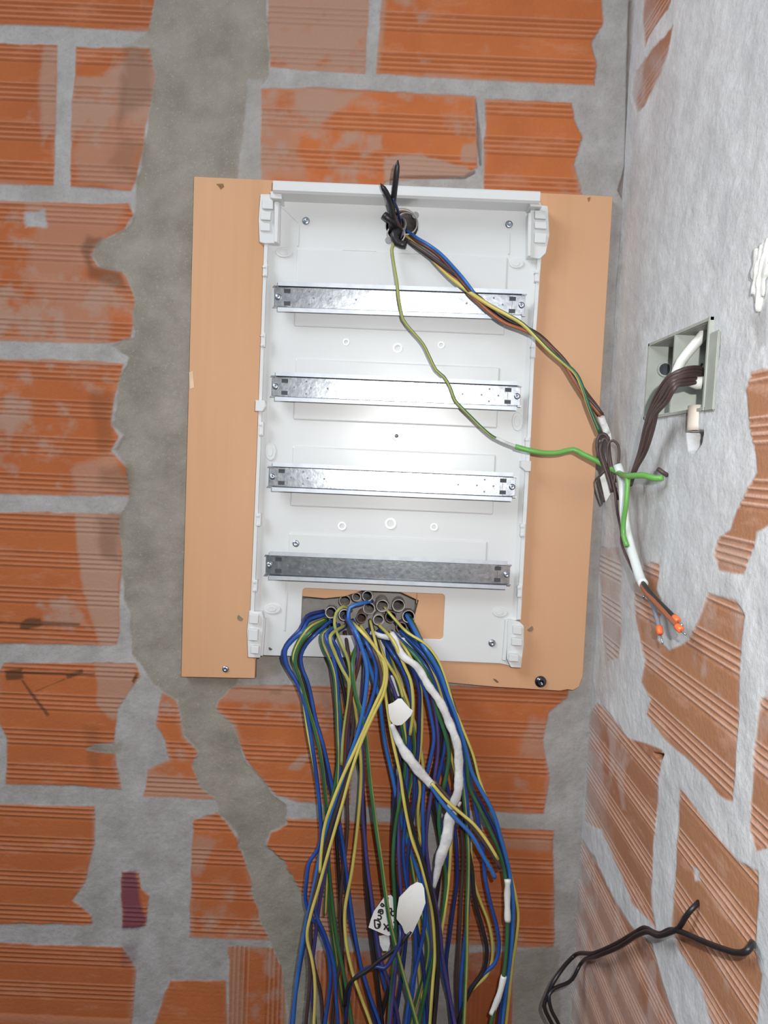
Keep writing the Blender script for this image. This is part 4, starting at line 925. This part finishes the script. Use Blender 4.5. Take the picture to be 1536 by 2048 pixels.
for i, (k, d, path, lb) in enumerate(LW):
    jit = 0.004 * math.sin(i * 2.3)
    wire(k, drop(path, d + jit, start=0.0 if path[0][1] < 1245 else 0.008, dend=d + jit + 0.012 * math.sin(i * 1.7)), lb, r=(0.0022 if k in 'YL' else 0.0026) + 0.00015 * math.sin(i), group=GRP, phase=-2.35 - (0.45 if i % 2 else 0) + 0.5 * math.sin(i * 3.1) - (1.0 if k == 'Q' else 0))

# cut ends that come out of the slanting tape
wire('S', [(857,1566,.074),(888,1610,.076),(916,1641,.077),(944,1671,.078),(968,1715,.078),(984,1742,.078),(990,1756,.078)], 'bright blue cut wire sticking out of the slanting white tape, ending in mid air', 0.0027)
wire('L', [(863,1566,.079),(892,1600,.081),(920,1625,.082),(945,1646,.083),(966,1671,.083),(984,1698,.083),(996,1719,.083)], 'yellow cut wire sticking out of the slanting white tape, ending in mid air', 0.0022)
wire('T', [(866,1560,.071),(900,1600,.073),(934,1640,.074),(968,1684,.074),(990,1716,.074),(1000,1736,.074)], 'dark brown cut wire between the blue and yellow cut ends', 0.0028)
wire('K', [(822,1862,.078),(803,1886,.08),(782,1904,.08),(760,1920,.08),(736,1940,.08),(708,1958,.078),(694,1980,.07),(690,2010,.06)], 'black wire slanting across under the blank white tag', 0.0025)
wire('V', [(800,1850,.072),(800,1880,.082),(784,1918,.084),(770,1936,.084),(758,1934,.082),(740,1934,.076),(722,1944,.07),(704,1964,.066),(698,1990,.06),(690,2048,.05)], 'dark blue wire curling under the handwritten tag', 0.0024)

# tapes and paper
def ribbon(name, path, wfun, label, cat, seed=1, mat='tape', thick=0.0016):
    """crumpled flattened tape wrapped round a bunch"""
    p = catmull(pts3(path), 0.0035); rs = random.Random(seed); n = len(p)
    bm = bmesh.new(); rings = []
    for i in range(n):
        t = (p[min(i + 1, n - 1)] - p[max(i - 1, 0)]).normalized()
        side = t.cross(Vector((0, -1, 0))).normalized(); nr = side.cross(t)
        w = wfun(i / (n - 1)) * (1 + 0.07 * math.sin(i * 0.9 + seed) + 0.05 * rs.uniform(-1, 1)); fold = 0.0012 * math.sin(i * 0.35 + seed)
        prof = [(-1, 0), (-.72, .9), (-.2, 1.0 + .3 * math.sin(i * .5)), (.25, .75), (.7, 1.0), (1, 0.1), (.7, -.7), (0, -1), (-.7, -.8)]
        rings.append([bm.verts.new(p[i] + side * (a * w / 2) + nr * (-(b * thick * 1.6) + fold)) for a, b in prof])
    m = len(rings[0])
    for i in range(n - 1):
        for k in range(m): bm.faces.new((rings[i][k], rings[i][(k + 1) % m], rings[i + 1][(k + 1) % m], rings[i + 1][k]))
    bm.faces.new(rings[0]); bm.faces.new(list(reversed(rings[-1])))
    return tag(obj_from_bm(name, bm, M[mat], None, True), label, cat)
px = 0.00064
ribbon('tape_wrap', [(783,1448,.072),(793,1474,.074),(806,1499,.076),(822,1521,.077),(840,1545,.077),(856,1563,.076),(864,1572,.075)], lambda t: (11 + 10 * min(1, t * 2) - 3 * max(0, t - .8) * 5) * px, 'slanting white tape wrap hanging from the folded paper in the bundle', 'tape', 3)
ribbon('tape_wrap', [(782,1266,.045),(790,1282,.055),(806,1312,.064),(834,1334,.069),(856,1370,.072),(880,1404,.074),(897,1442,.075),(914,1488,.077),(918,1540,.077),(914,1590,.076),(900,1618,.075)], lambda t: (15 + 4 * t) * px, 'long white tape wrap curving down from the opening across the bundle', 'tape', 5)
ribbon('tape_wrap', [(912,1600,.062),(900,1640,.064),(893,1680,.066),(882,1712,.066),(874,1748,.064),(868,1774,.062)], lambda t: (24 - 15 * max(0, t - 0.55) / 0.45) * px, 'lower white tape wrap tapering to a point above the blank tag', 'tape', 8)
ribbon('tape_wrap', [(742,1264,.036),(760,1272,.040),(782,1276,.044)], lambda t: 12 * px, 'short white tape scrap lying across the wires at the opening', 'tape', 9)
ribbon('tape_wrap', [(1200,826,.066),(1206,846,.070),(1214,868,.072)], lambda t: 15 * px, 'white tape wrapped round the end of the upper cable bunch beside the board', 'tape', 12)
def flag(path, label, seed): ribbon('tape_flag', path, lambda t: 13 * px, label, 'tape', seed, 'whiteconduit', 0.002)
flag([(1015, 1758, .066), (1015, 1800, .067), (1015, 1842, .067)], 'white tape flag round the green wire, upper of the two on the right', 2)
flag([(1008, 1952, .066), (998, 1990, .067), (984, 2030, .067)], 'white tape flag round the green wire, lower of the two on the right', 6)
ribbon('tape_flag', [(992, 876, .057), (1012, 886, .058), (1036, 895, .058)], lambda t: 7 * px, 'short white tape on the single green wire over the enclosure edge', 'tape', 7, 'tape', 0.0015)

def sheet(name, pts, d, label, cat, mat='paper', curl=0.004, tilt=(0, 0), t=0.0007):
    bm = bmesh.new(); cxm = sum(p[0] for p in pts) / len(pts); cym = sum(p[1] for p in pts) / len(pts)
    def pt(x, y, off):
        u, v = (x - cxm) / 40, (y - cym) / 40
        return P(x, y, d + curl * (u * u - 0.5 * v * v) + tilt[0] * u + tilt[1] * v + off)
    # fan of rings from the centre for a curved face
    K = 5; fr = []; bk = []
    for k in range(1, K + 1):
        f = k / K
        fr.append([bm.verts.new(pt(cxm + (x - cxm) * f, cym + (y - cym) * f, t)) for x, y in pts])
        bk.append([bm.verts.new(pt(cxm + (x - cxm) * f, cym + (y - cym) * f, 0)) for x, y in pts])
    cf, cb = bm.verts.new(pt(cxm, cym, t)), bm.verts.new(pt(cxm, cym, 0)); n = len(pts)
    for i in range(n):
        j = (i + 1) % n
        bm.faces.new((cf, fr[0][i], fr[0][j])); bm.faces.new((cb, bk[0][j], bk[0][i]))
        for k in range(K - 1):
            bm.faces.new((fr[k][i], fr[k + 1][i], fr[k + 1][j], fr[k][j])); bm.faces.new((bk[k][i], bk[k][j], bk[k + 1][j], bk[k + 1][i]))
        bm.faces.new((fr[-1][i], bk[-1][i], bk[-1][j], fr[-1][j]))
    o = tag(obj_from_bm(name, bm, M[mat], None, False), label, cat)
    return o
def dens(pts, n=4):
    out = []
    for i in range(len(pts)):
        a, b = pts[i], pts[(i + 1) % len(pts)]
        out += [(a[0] + (b[0] - a[0]) * k / n, a[1] + (b[1] - a[1]) * k / n) for k in range(n)]
    return out
sheet('paper_tag', dens([(776, 1409), (786, 1405), (796, 1397), (803, 1397), (812, 1408), (820, 1417), (826, 1421), (822, 1431), (812, 1442), (803, 1450), (794, 1451), (786, 1448), (780, 1440), (777, 1425)], 2), .078, 'folded white paper piece in the wire bundle, above the slanting tape', 'paper', curl=0.010)
sheet('paper_tag', dens([(798, 1795), (820, 1772), (834, 1764), (844, 1767), (848, 1776), (851, 1806), (843, 1828), (824, 1868), (820, 1874), (809, 1866), (804, 1852), (793, 1838), (794, 1820)], 2), .083, 'large blank white paper tag low in the wire bundle, right of the handwritten one', 'paper', curl=0.006)
lab = sheet('paper_tag', dens([(770, 1792), (782, 1790), (788, 1797), (789, 1840), (786, 1868), (776, 1872), (762, 1866), (737, 1855), (742, 1838), (748, 1822)], 2), .058, 'white paper tag with black handwritten letters in the lower wire bundle', 'paper', curl=0.001)
sheet('paper_tag', dens([(758, 1872), (778, 1868), (780, 1888), (776, 1902), (766, 1902), (760, 1890)], 2), .050, 'small crumpled translucent scrap under the handwritten tag', 'paper', 'tape', curl=0.006)
sheet('paper_tag', dens([(772, 1356), (784, 1350), (798, 1368), (800, 1392), (784, 1394), (774, 1378)], 2), .040, 'pale scrap of paper behind the wires just above the folded white piece', 'paper', curl=0.006)
def handwriting(strokes, d, parent, w=0.0011):
    for st_ in strokes:
        pth = catmull([P(x, y, d) for x, y in st_], 0.0012)
        bm = tube_bm(pth, w, 6, flat=0.25)
        o = obj_from_bm('handwritten_letter', bm, M['ink'], None)
        o.parent = parent; o.matrix_parent_inverse = Matrix.Identity(4); o['label'] = 'black marker stroke'
def zz(pts): return [(720 + x / 9.6, 1740 + y / 9.6) for x, y in pts]
handwriting([
    zz([(275, 955), (300, 1110), (360, 1110), (388, 1050), (370, 985), (275, 955)]), zz([(330, 1050), (352, 1035), (368, 1060), (345, 1090)]),
    zz([(340, 870), (395, 880), (408, 925), (375, 950), (330, 930)]),
    zz([(350, 830), (365, 770), (430, 765), (435, 830), (395, 845), (385, 790), (420, 800)]),
    zz([(395, 690), (420, 640), (460, 690), (405, 700)]),
    zz([(515, 520), (540, 540), (525, 550)]),
    zz([(560, 740), (600, 740), (600, 800), (570, 850)]), zz([(600, 800), (650, 790)]), zz([(590, 810), (620, 880), (655, 870)]),
    zz([(455, 1030), (500, 1090), (560, 1170)]), zz([(555, 1040), (500, 1090), (460, 1150)]), zz([(520, 1150), (545, 1110), (560, 1160), (530, 1170)]),
    zz([(640, 1010), (660, 1000)]), zz([(610, 1070), (630, 1085)]),
], .0592, lab)

# ------------------------------------------------------------------ upper cables
wire('V', [(800,448,.004),(798,432,.030),(795,418,.046),(789,404,.060),(786,396,.066)], 'thin dark blue wire rising from the upper entry to the long taped cable end', 0.0016)
def stub(path, label, r0_, r1_):
    p = catmull(pts3(path), 0.005)
    bm = tube_bm(p, (lambda t: r0_ + (r1_ - r0_) * min(1, t * 1.6) if t < 0.86 else r1_ * math.sqrt(max(0.02, 1 - ((t - 0.86) / 0.142) ** 2))), 14)
    tag(obj_from_bm('taped_cable_end', bm, M['black'], None, True), label, 'cable end')
stub([(782,462,.010),(783,440,.03),(785,415,.05),(788,390,.066),(792,355,.080),(796,320,.090)], 'long black taped cable end standing up from the upper entry', 0.0042, 0.0037)
stub([(786,458,.014),(784,430,.04),(780,405,.06),(772,385,.072),(761,367,.080)], 'short black taped cable end leaning left above the upper entry', 0.0042, 0.0036)
wire('K', [(798,470,.0),(790,450,.024),(778,438,.036),(768,430,.036)], 'short black wire end poking left from the upper entry', 0.0048)
wire('T', [(812,462,.0),(800,455,.020),(792,440,.030),(784,420,.045),(784,408,.05)], 'dark brown wire curling inside the upper entry beneath the taped ends', 0.0030)
wire('E', [(800,480,.002),(806,466,.024),(812,448,.028),(806,436,.018),(796,440,.006)], 'thin grey wire looped inside the upper round entry', 0.0012)
wire('K', [(800,474,.004),(796,462,.024),(788,470,.03),(795,486,.03),(812,490,.032)], 'black cable jacket end at the bottom of the upper entry', 0.0050)
wire('Q', [(806,464,.0),(790,478,.022),(786,492,.030),(784,500,.032),(788,530,.036),(794,566,.044),(797,596,.048),(801,618,.048),(806,639,.047),(822,660,.046),(846,688,.046),(860,716,.046),(872,740,.046),(888,754,.046),(900,774,.047),(910,800,.050),(920,812,.052),(940,832,.052),(960,852,.052),(978,868,.053),(992,877,.056),(1036,895,.058)],
     'single yellow-green wire snaking down across the open enclosure from the upper entry', 0.0020, phase=-1.2, twist=5)
wire('H', [(1030,893,.058),(1060,901,.060),(1090,906,.060),(1120,905,.060),(1146,899,.060),(1165,908,.064),(1190,920,.074),(1210,931,.086),(1232,943,.105),('r',1258,952,.030),('r',1290,951,.022),('r',1312,957,.014),('r',1326,955,.008)],
     'thick bright green wire from the enclosure edge across to the right wall', 0.0034)
wire('T', [('r',1334,950,.002),('r',1326,945,.008),('r',1316,938,.012)], 'short brown wire stub on the right wall at the green wire end', 0.0024)
bun = [(808,472,.0),(822,484,.026),(846,502,.038),(872,522,.046),(900,545,.052),(925,565,.056),(942,585,.060),(962,602,.060),(985,622,.060),(1015,642,.060),(1045,653,.060),(1075,668,.060),(1105,695,.060),(1130,724,.062),(1152,760,.064),(1172,792,.066),(1190,815,.067),(1202,832,.068)]
def off(path, fs):
    n = len(path); out = []
    for i, q in enumerate(path):
        dx, dy, dd = fs(i / (n - 1)); out.append((q[0] + dx, q[1] + dy, q[2] + dd))
    return out
def wv(a, f, p): return lambda t: (a * math.sin(f * t + p), -a * math.cos(f * t + p) * 0.8, 0.003 * math.cos(f * t + p))
wire('S', [(812,460,.0),(836,477,.030),(858,490,.044),(882,508,.050),(905,532,.056),(926,556,.060),(944,580,.066),(952,592,.060)] + off(bun[6:], wv(3.0, 9, 0.2)), 'blue wire of the upper bunch, topmost arc leaving the round entry', 0.0021, group='upper bunch of wires crossing to the right wall')
wire('N', [(812,466,.0),(836,484,.030),(856,495,.042),(880,514,.048),(902,538,.054),(922,562,.060),(942,586,.066)] + off(bun[6:], wv(4.5, 6, 2.2)), 'brown wire of the upper bunch, just under the blue arc', 0.0024, group='upper bunch of wires crossing to the right wall')
wire('K', off(bun, wv(3.5, 7, 4.0)), 'black wire of the upper bunch crossing the enclosure to the right wall', 0.0025, group='upper bunch of wires crossing to the right wall')
wire('T', off(bun[1:], wv(4.5, 8, 5.2)), 'dark brown wire twisted into the upper bunch', 0.0024, group='upper bunch of wires crossing to the right wall')
wire('O', off(bun[2:], lambda t: (-3 * math.sin(3.1 * t), 5.0 * math.sin(3.1 * t), 0.002)), 'reddish brown wire on the lower side of the upper bunch', 0.0024, group='upper bunch of wires crossing to the right wall')
wire('Y', [(810,470,.0),(828,488,.028),(852,505,.040),(876,530,.048),(900,554,.054),(925,574,.060),(950,592,.068),(985,614,.069),(1015,630,.070),(1045,648,.070),(1072,674,.069),(1100,702,.069),(1128,726,.070),(1152,748,.072),(1166,778,.073),(1176,808,.074),(1188,838,.076),(1200,866,.078)],
     'yellow-green wire of the upper bunch, reaching lowest beside the board edge', 0.0026, group='upper bunch of wires crossing to the right wall', phase=-2.0, twist=9)

# brown loops beside the board edge, and their tails
LP = 'folded brown wires beside the board edge'
wire('T', [(1232,980,.10),(1222,962,.096),(1206,930,.088),(1194,895,.082),(1198,872,.080),(1208,868,.080),(1216,876,.082),(1218,900,.088),(1222,930,.094),(1230,965,.10)], 'brown folded wire loop, leftmost one beside the board edge', 0.0022, group=LP)
wire('T', [(1236,1000,.104),(1228,970,.10),(1212,930,.092),(1202,898,.086),(1206,878,.084),(1214,880,.086),(1216,910,.09),(1220,945,.096)], 'inner brown folded wire loop beside the board edge', 0.0020, group=LP)
wire('T', [(1226,975,.102),(1230,950,.102),(1238,915,.100),(1236,890,.096),(1226,881,.092),(1217,886,.090),(1216,915,.092),(1222,950,.098),(1230,985,.106),(1234,1020,.110),(1242,1060,.118),('r',1244,1090,.022),('r',1258,1124,.020),('r',1272,1150,.018),('r',1284,1168,.016)], 'brown wire with a wide right loop and a long tail down to the cable end', 0.0016, group=LP)
wire('T', [(1216,934,.098),(1208,942,.098),(1196,956,.094),(1198,972,.092),(1206,996,.092),(1209,1004,.092)], 'thin brown wire bent round the small white paper', 0.0013, group=LP)
wire('T', [(1224,985,.104),(1216,955,.102),(1206,925,.10),(1200,900,.096),(1204,884,.094)], 'brown wire at the back of the folded loops', 0.0020, group=LP)
sheet('paper_tag', dens([(1200, 955), (1211, 944), (1226, 978), (1222, 986), (1211, 1004)], 3), .090, 'small white paper scrap behind the folded brown loops by the board edge', 'paper', curl=0.004)
sheet('paper_tag', dens([(1202, 850), (1214, 846), (1222, 868), (1224, 886), (1212, 878)], 3), .074, 'white paper flag sticking out above the folded brown loops', 'paper', 'tape', curl=0.004)

# brown wires from the wall box
BR = 'brown wires fanning out of the wall box'
for i, (a, b_, c_, e_) in enumerate([(735, 0, 0, 0), (742, 5, 3, 2), (750, 10, 6, 4), (758, 15, 9, 5), (765, 20, 12, 7), (748, 8, 14, 9)]):
    lbs = ['uppermost brown wire arching out of the grey wall box', 'second brown wire of the arch leaving the grey wall box', 'middle brown wire of the arch leaving the grey wall box',
           'lower brown wire of the arch leaving the grey wall box', 'lowest brown wire of the arch leaving the grey wall box', 'brown wire looping widest right under the wall box']
    x2 = 1292 + c_ * 1.4 if i != 5 else 1312; 
    wire('T', [('r', 1408, a + 10, -.02), ('r', 1396, a, .0), ('r', 1366, a + 4, .020), ('r', 1340 + b_ * .6, 752 + b_, .030), ('r', 1318 + b_ * .9, 780 + b_, .032), ('r', 1300 + c_, 820 + b_ * .4, .028), ('r', 1290 + c_ * (1.2 if i in (2, 5) else .7), 855, .026), ('r', 1280 + c_ * (.9 if i in (2, 5) else .5), 900, .024), ('r', 1267 + e_ * .5, 940, .020), ('r', 1258 + e_ * .4, 970, .016)], lbs[i], 0.0021, group=BR)

# white sheathed cable with cores and orange caps
cab = empty('sheathed_cable', PR(1262, 1100, 0.02), 'white sheathed cable hanging at the right wall with three capped cores', 'cable')
p = catmull(pts3([(1235,930,.112),(1242,950,.118),('r',1247,985,.022),('r',1248,1020,.022),('r',1251,1050,.022),('r',1259,1085,.020),('r',1269,1120,.020),('r',1282,1160,.020),('r',1287,1168,.020)]), 0.005)
obj_from_bm('sheath', tube_bm(p, 0.0052, 16), M['sheath'], cab, True)
def core(kind, path, capn, label):
    q = catmull(pts3(path), 0.004)
    o = obj_from_bm('core', tube_bm(q, 0.0024, 10), M[COLS[kind][0]], cab, True); o['label'] = label
    if capn:
        d = (q[-1] - q[-2]).normalized(); s0 = q[-1] - d * 0.004
        c_ = sub_obj('end_cap', tube_bm([s0, s0 + d * 0.002, s0 + d * 0.0075, s0 + d * 0.009], (lambda t: 0.0034 if t < 0.9 else 0.0026), 14), M['cap'], o, True); c_['label'] = 'orange plastic end cap'
        sub_obj('metal_pin', cyl_bm(s0 + d * 0.009, s0 + d * 0.020, 0.0010, 8), M['screw'], o, True)
core('K', [('r',1286,1166,.021),('r',1300,1184,.022),('r',1320,1206,.022),('r',1340,1226,.022),('r',1352,1238,.022)], True, 'black core with orange cap')
core('O', [('r',1283,1168,.021),('r',1290,1182,.023),('r',1306,1200,.025),('r',1330,1226,.026),('r',1352,1250,.026),('r',1358,1256,.026)], True, 'orange-brown core with orange cap')
core('E', [('r',1284,1170,.018),('r',1300,1198,.016),('r',1308,1214,.016),('r',1314,1238,.016),('r',1319,1260,.016)], True, 'grey core with orange cap')
wire('H', [('r',1256,955,.030),('r',1254,985,.030),('r',1252,1010,.030),('r',1247,1045,.029),('r',1247,1070,.028),('r',1254,1092,.026)], 'green wire hanging down along the white sheathed cable', 0.0028)
obj_from_bm('wall_pin', dome_bm(PR(1290, 1194, 0.0), 0.0022, 0.003, ax=Vector((-1, 0, 0))), M['screw'], cab, True)

# ------------------------------------------------------------------ recessed wall box
wb = empty('wall_box', Vector((XR, (BY0 + BY1) / 2, (BZ0 + BZ1) / 2)), 'grey-green plastic two-compartment wall box recessed in the right wall, brown wires coming out', 'electrical box')
T = 0.003; DP = 0.052
def xb(x0, x1, y0, y1, z0, z1): return box_bm(x0, x1, y0, y1, z0, z1)
bm = xb(XR + DP - T, XR + DP, BY0 - T, BY1 + T, BZ0 - T, BZ1 + T)
merge(bm, xb(XR - 0.003, XR + DP, BY1, BY1 + T, BZ0 - T, BZ1 + T)); merge(bm, xb(XR - 0.004, XR + DP, BY0 - T, BY0, BZ0 - T, BZ1 + T))
merge(bm, xb(XR - 0.003, XR + DP, BY0 - T, BY1 + T, BZ1, BZ1 + T)); merge(bm, xb(XR - 0.003, XR + DP, BY0 - T, BY1 + T, BZ0 - T, BZ0))
obj_from_bm('shell', bm, M['boxplastic'], wb)
YD = PR(1352, 720).y
obj_from_bm('divider', xb(XR - 0.003, XR + DP - T, YD - 0.0015, YD + 0.0015, BZ0, BZ1), M['boxplastic'], wb)
bm = xb(XR - 0.0028, XR - 0.0003, BY0 - 0.022, BY0 - 0.001, BZ0 - 0.004, BZ1 - 0.012)
bmesh.ops.bevel(bm, geom=bm.edges[:], offset=0.001, segments=2, affect='EDGES')
obj_from_bm('flange', bm, M['boxplastic'], wb)
ck = Vector((XR + 0.016, BY1 - 0.0002, P(0, 0, 0).z * 0 + PR(1330, 728).z))
obj_from_bm('knockout', ring_pipe(ck, ck + Vector((0, -0.004, 0)), 0.0085, 0.0068), M['boxplastic'], wb)
obj_from_bm('knockout_hole', cyl_bm(ck, ck + Vector((0, -0.0006, 0)), 0.0066), M['slot'], wb)
def pipe_obj(name, path, ro, ri, mat, label, cat, closed=False):
    q = catmull(pts3(path), 0.006); n = len(q)
    bm = tube_bm(q, ro, 20, caps=False)
    bmi = tube_bm(q, ri, 20, caps=False); bmesh.ops.reverse_faces(bmi, faces=bmi.faces[:]); merge(bm, bmi)
    bm.verts.ensure_lookup_table(); N = n * 20
    for base in (0, (n - 1) * 20):
        for k in range(20):
            a, b = base + k, base + (k + 1) % 20
            bm.faces.new((bm.verts[a], bm.verts[b], bm.verts[N + b], bm.verts[N + a]))
    return tag(obj_from_bm(name, bm, mat, None, True), label, cat)
pipe_obj('conduit', [('r',1420,650,-.022),('r',1404,672,-.014),('r',1382,698,-.006),('r',1362,724,.002),('r',1352,750,.008)], 0.0052, 0.0042, M['whiteconduit'], 'long white flexible conduit slanting through the grey wall box', 'conduit')
q = catmull(pts3([('r',1418,765,-.012),('r',1400,766,-.002),('r',1384,766,.006),('r',1368,766,.014)]), 0.004)
tag(obj_from_bm('conduit', tube_bm(q, (lambda t: 0.0062 if t < 0.5 else 0.0062 - 0.0050 * (t - 0.5) * 2), 18), M['whiteconduit'], None, True), 'short white conduit tip pointing left inside the grey wall box', 'conduit')
pipe_obj('conduit', [('r',1395,812,-.001),('r',1394,838,-.001),('r',1393,862,-.001)], 0.0088, 0.0076, M['cream'], 'cream conduit stub set into the plaster below the grey wall box', 'conduit')
q = catmull(pts3([('r',1404,728,-.012),('r',1396,738,-.006),('r',1376,745,.004),('r',1362,752,.012)]), 0.004)
tag(obj_from_bm('electrical_wire', tube_bm(q, 0.0012, 8), M['black'], None, True), 'thin black wire at the top of the brown arch in the wall box', 'wire')

# ------------------------------------------------------------------ black cable low on the right wall
GB = 'black cables low at the right wall'
wire('K', [('r',1504,1884,-.004),('r',1502,1892,.010),('r',1494,1902,.014),('r',1476,1906,.014),('r',1446,1898,.014),('r',1404,1882,.014),('r',1362,1864,.014),('r',1340,1860,.014),('r',1322,1868,.016),('r',1306,1864,.016),('r',1290,1856,.016),('r',1270,1866,.016),('r',1232,1888,.016),('r',1190,1906,.02),(1148,1912,.06),(1126,1936,.08),(1106,1966,.09),(1094,1994,.09),(1088,2012,.09),(1098,2036,.09),(1112,2064,.09),(1125,2100,.09)],
     'black cable low on the right wall whose bent end enters the wall', 0.0026, group=GB, cat='cable', name='black_cable')
wire('K', [('r',1398,1804,.0),('r',1384,1818,.008),('r',1370,1836,.012),('r',1358,1856,.014),('r',1338,1866,.018),('r',1316,1872,.02),('r',1296,1864,.02),('r',1276,1870,.02),('r',1238,1894,.02),('r',1196,1912,.024),(1160,1930,.062),(1145,1958,.075),(1130,1968,.085),(1110,1976,.09),(1098,1990,.096),(1102,2018,.10),(1118,2050,.10),(1132,2100,.10)],
     'black cable low on the right wall with its upper end fraying out of a brick', 0.0024, group=GB, cat='cable', name='black_cable')
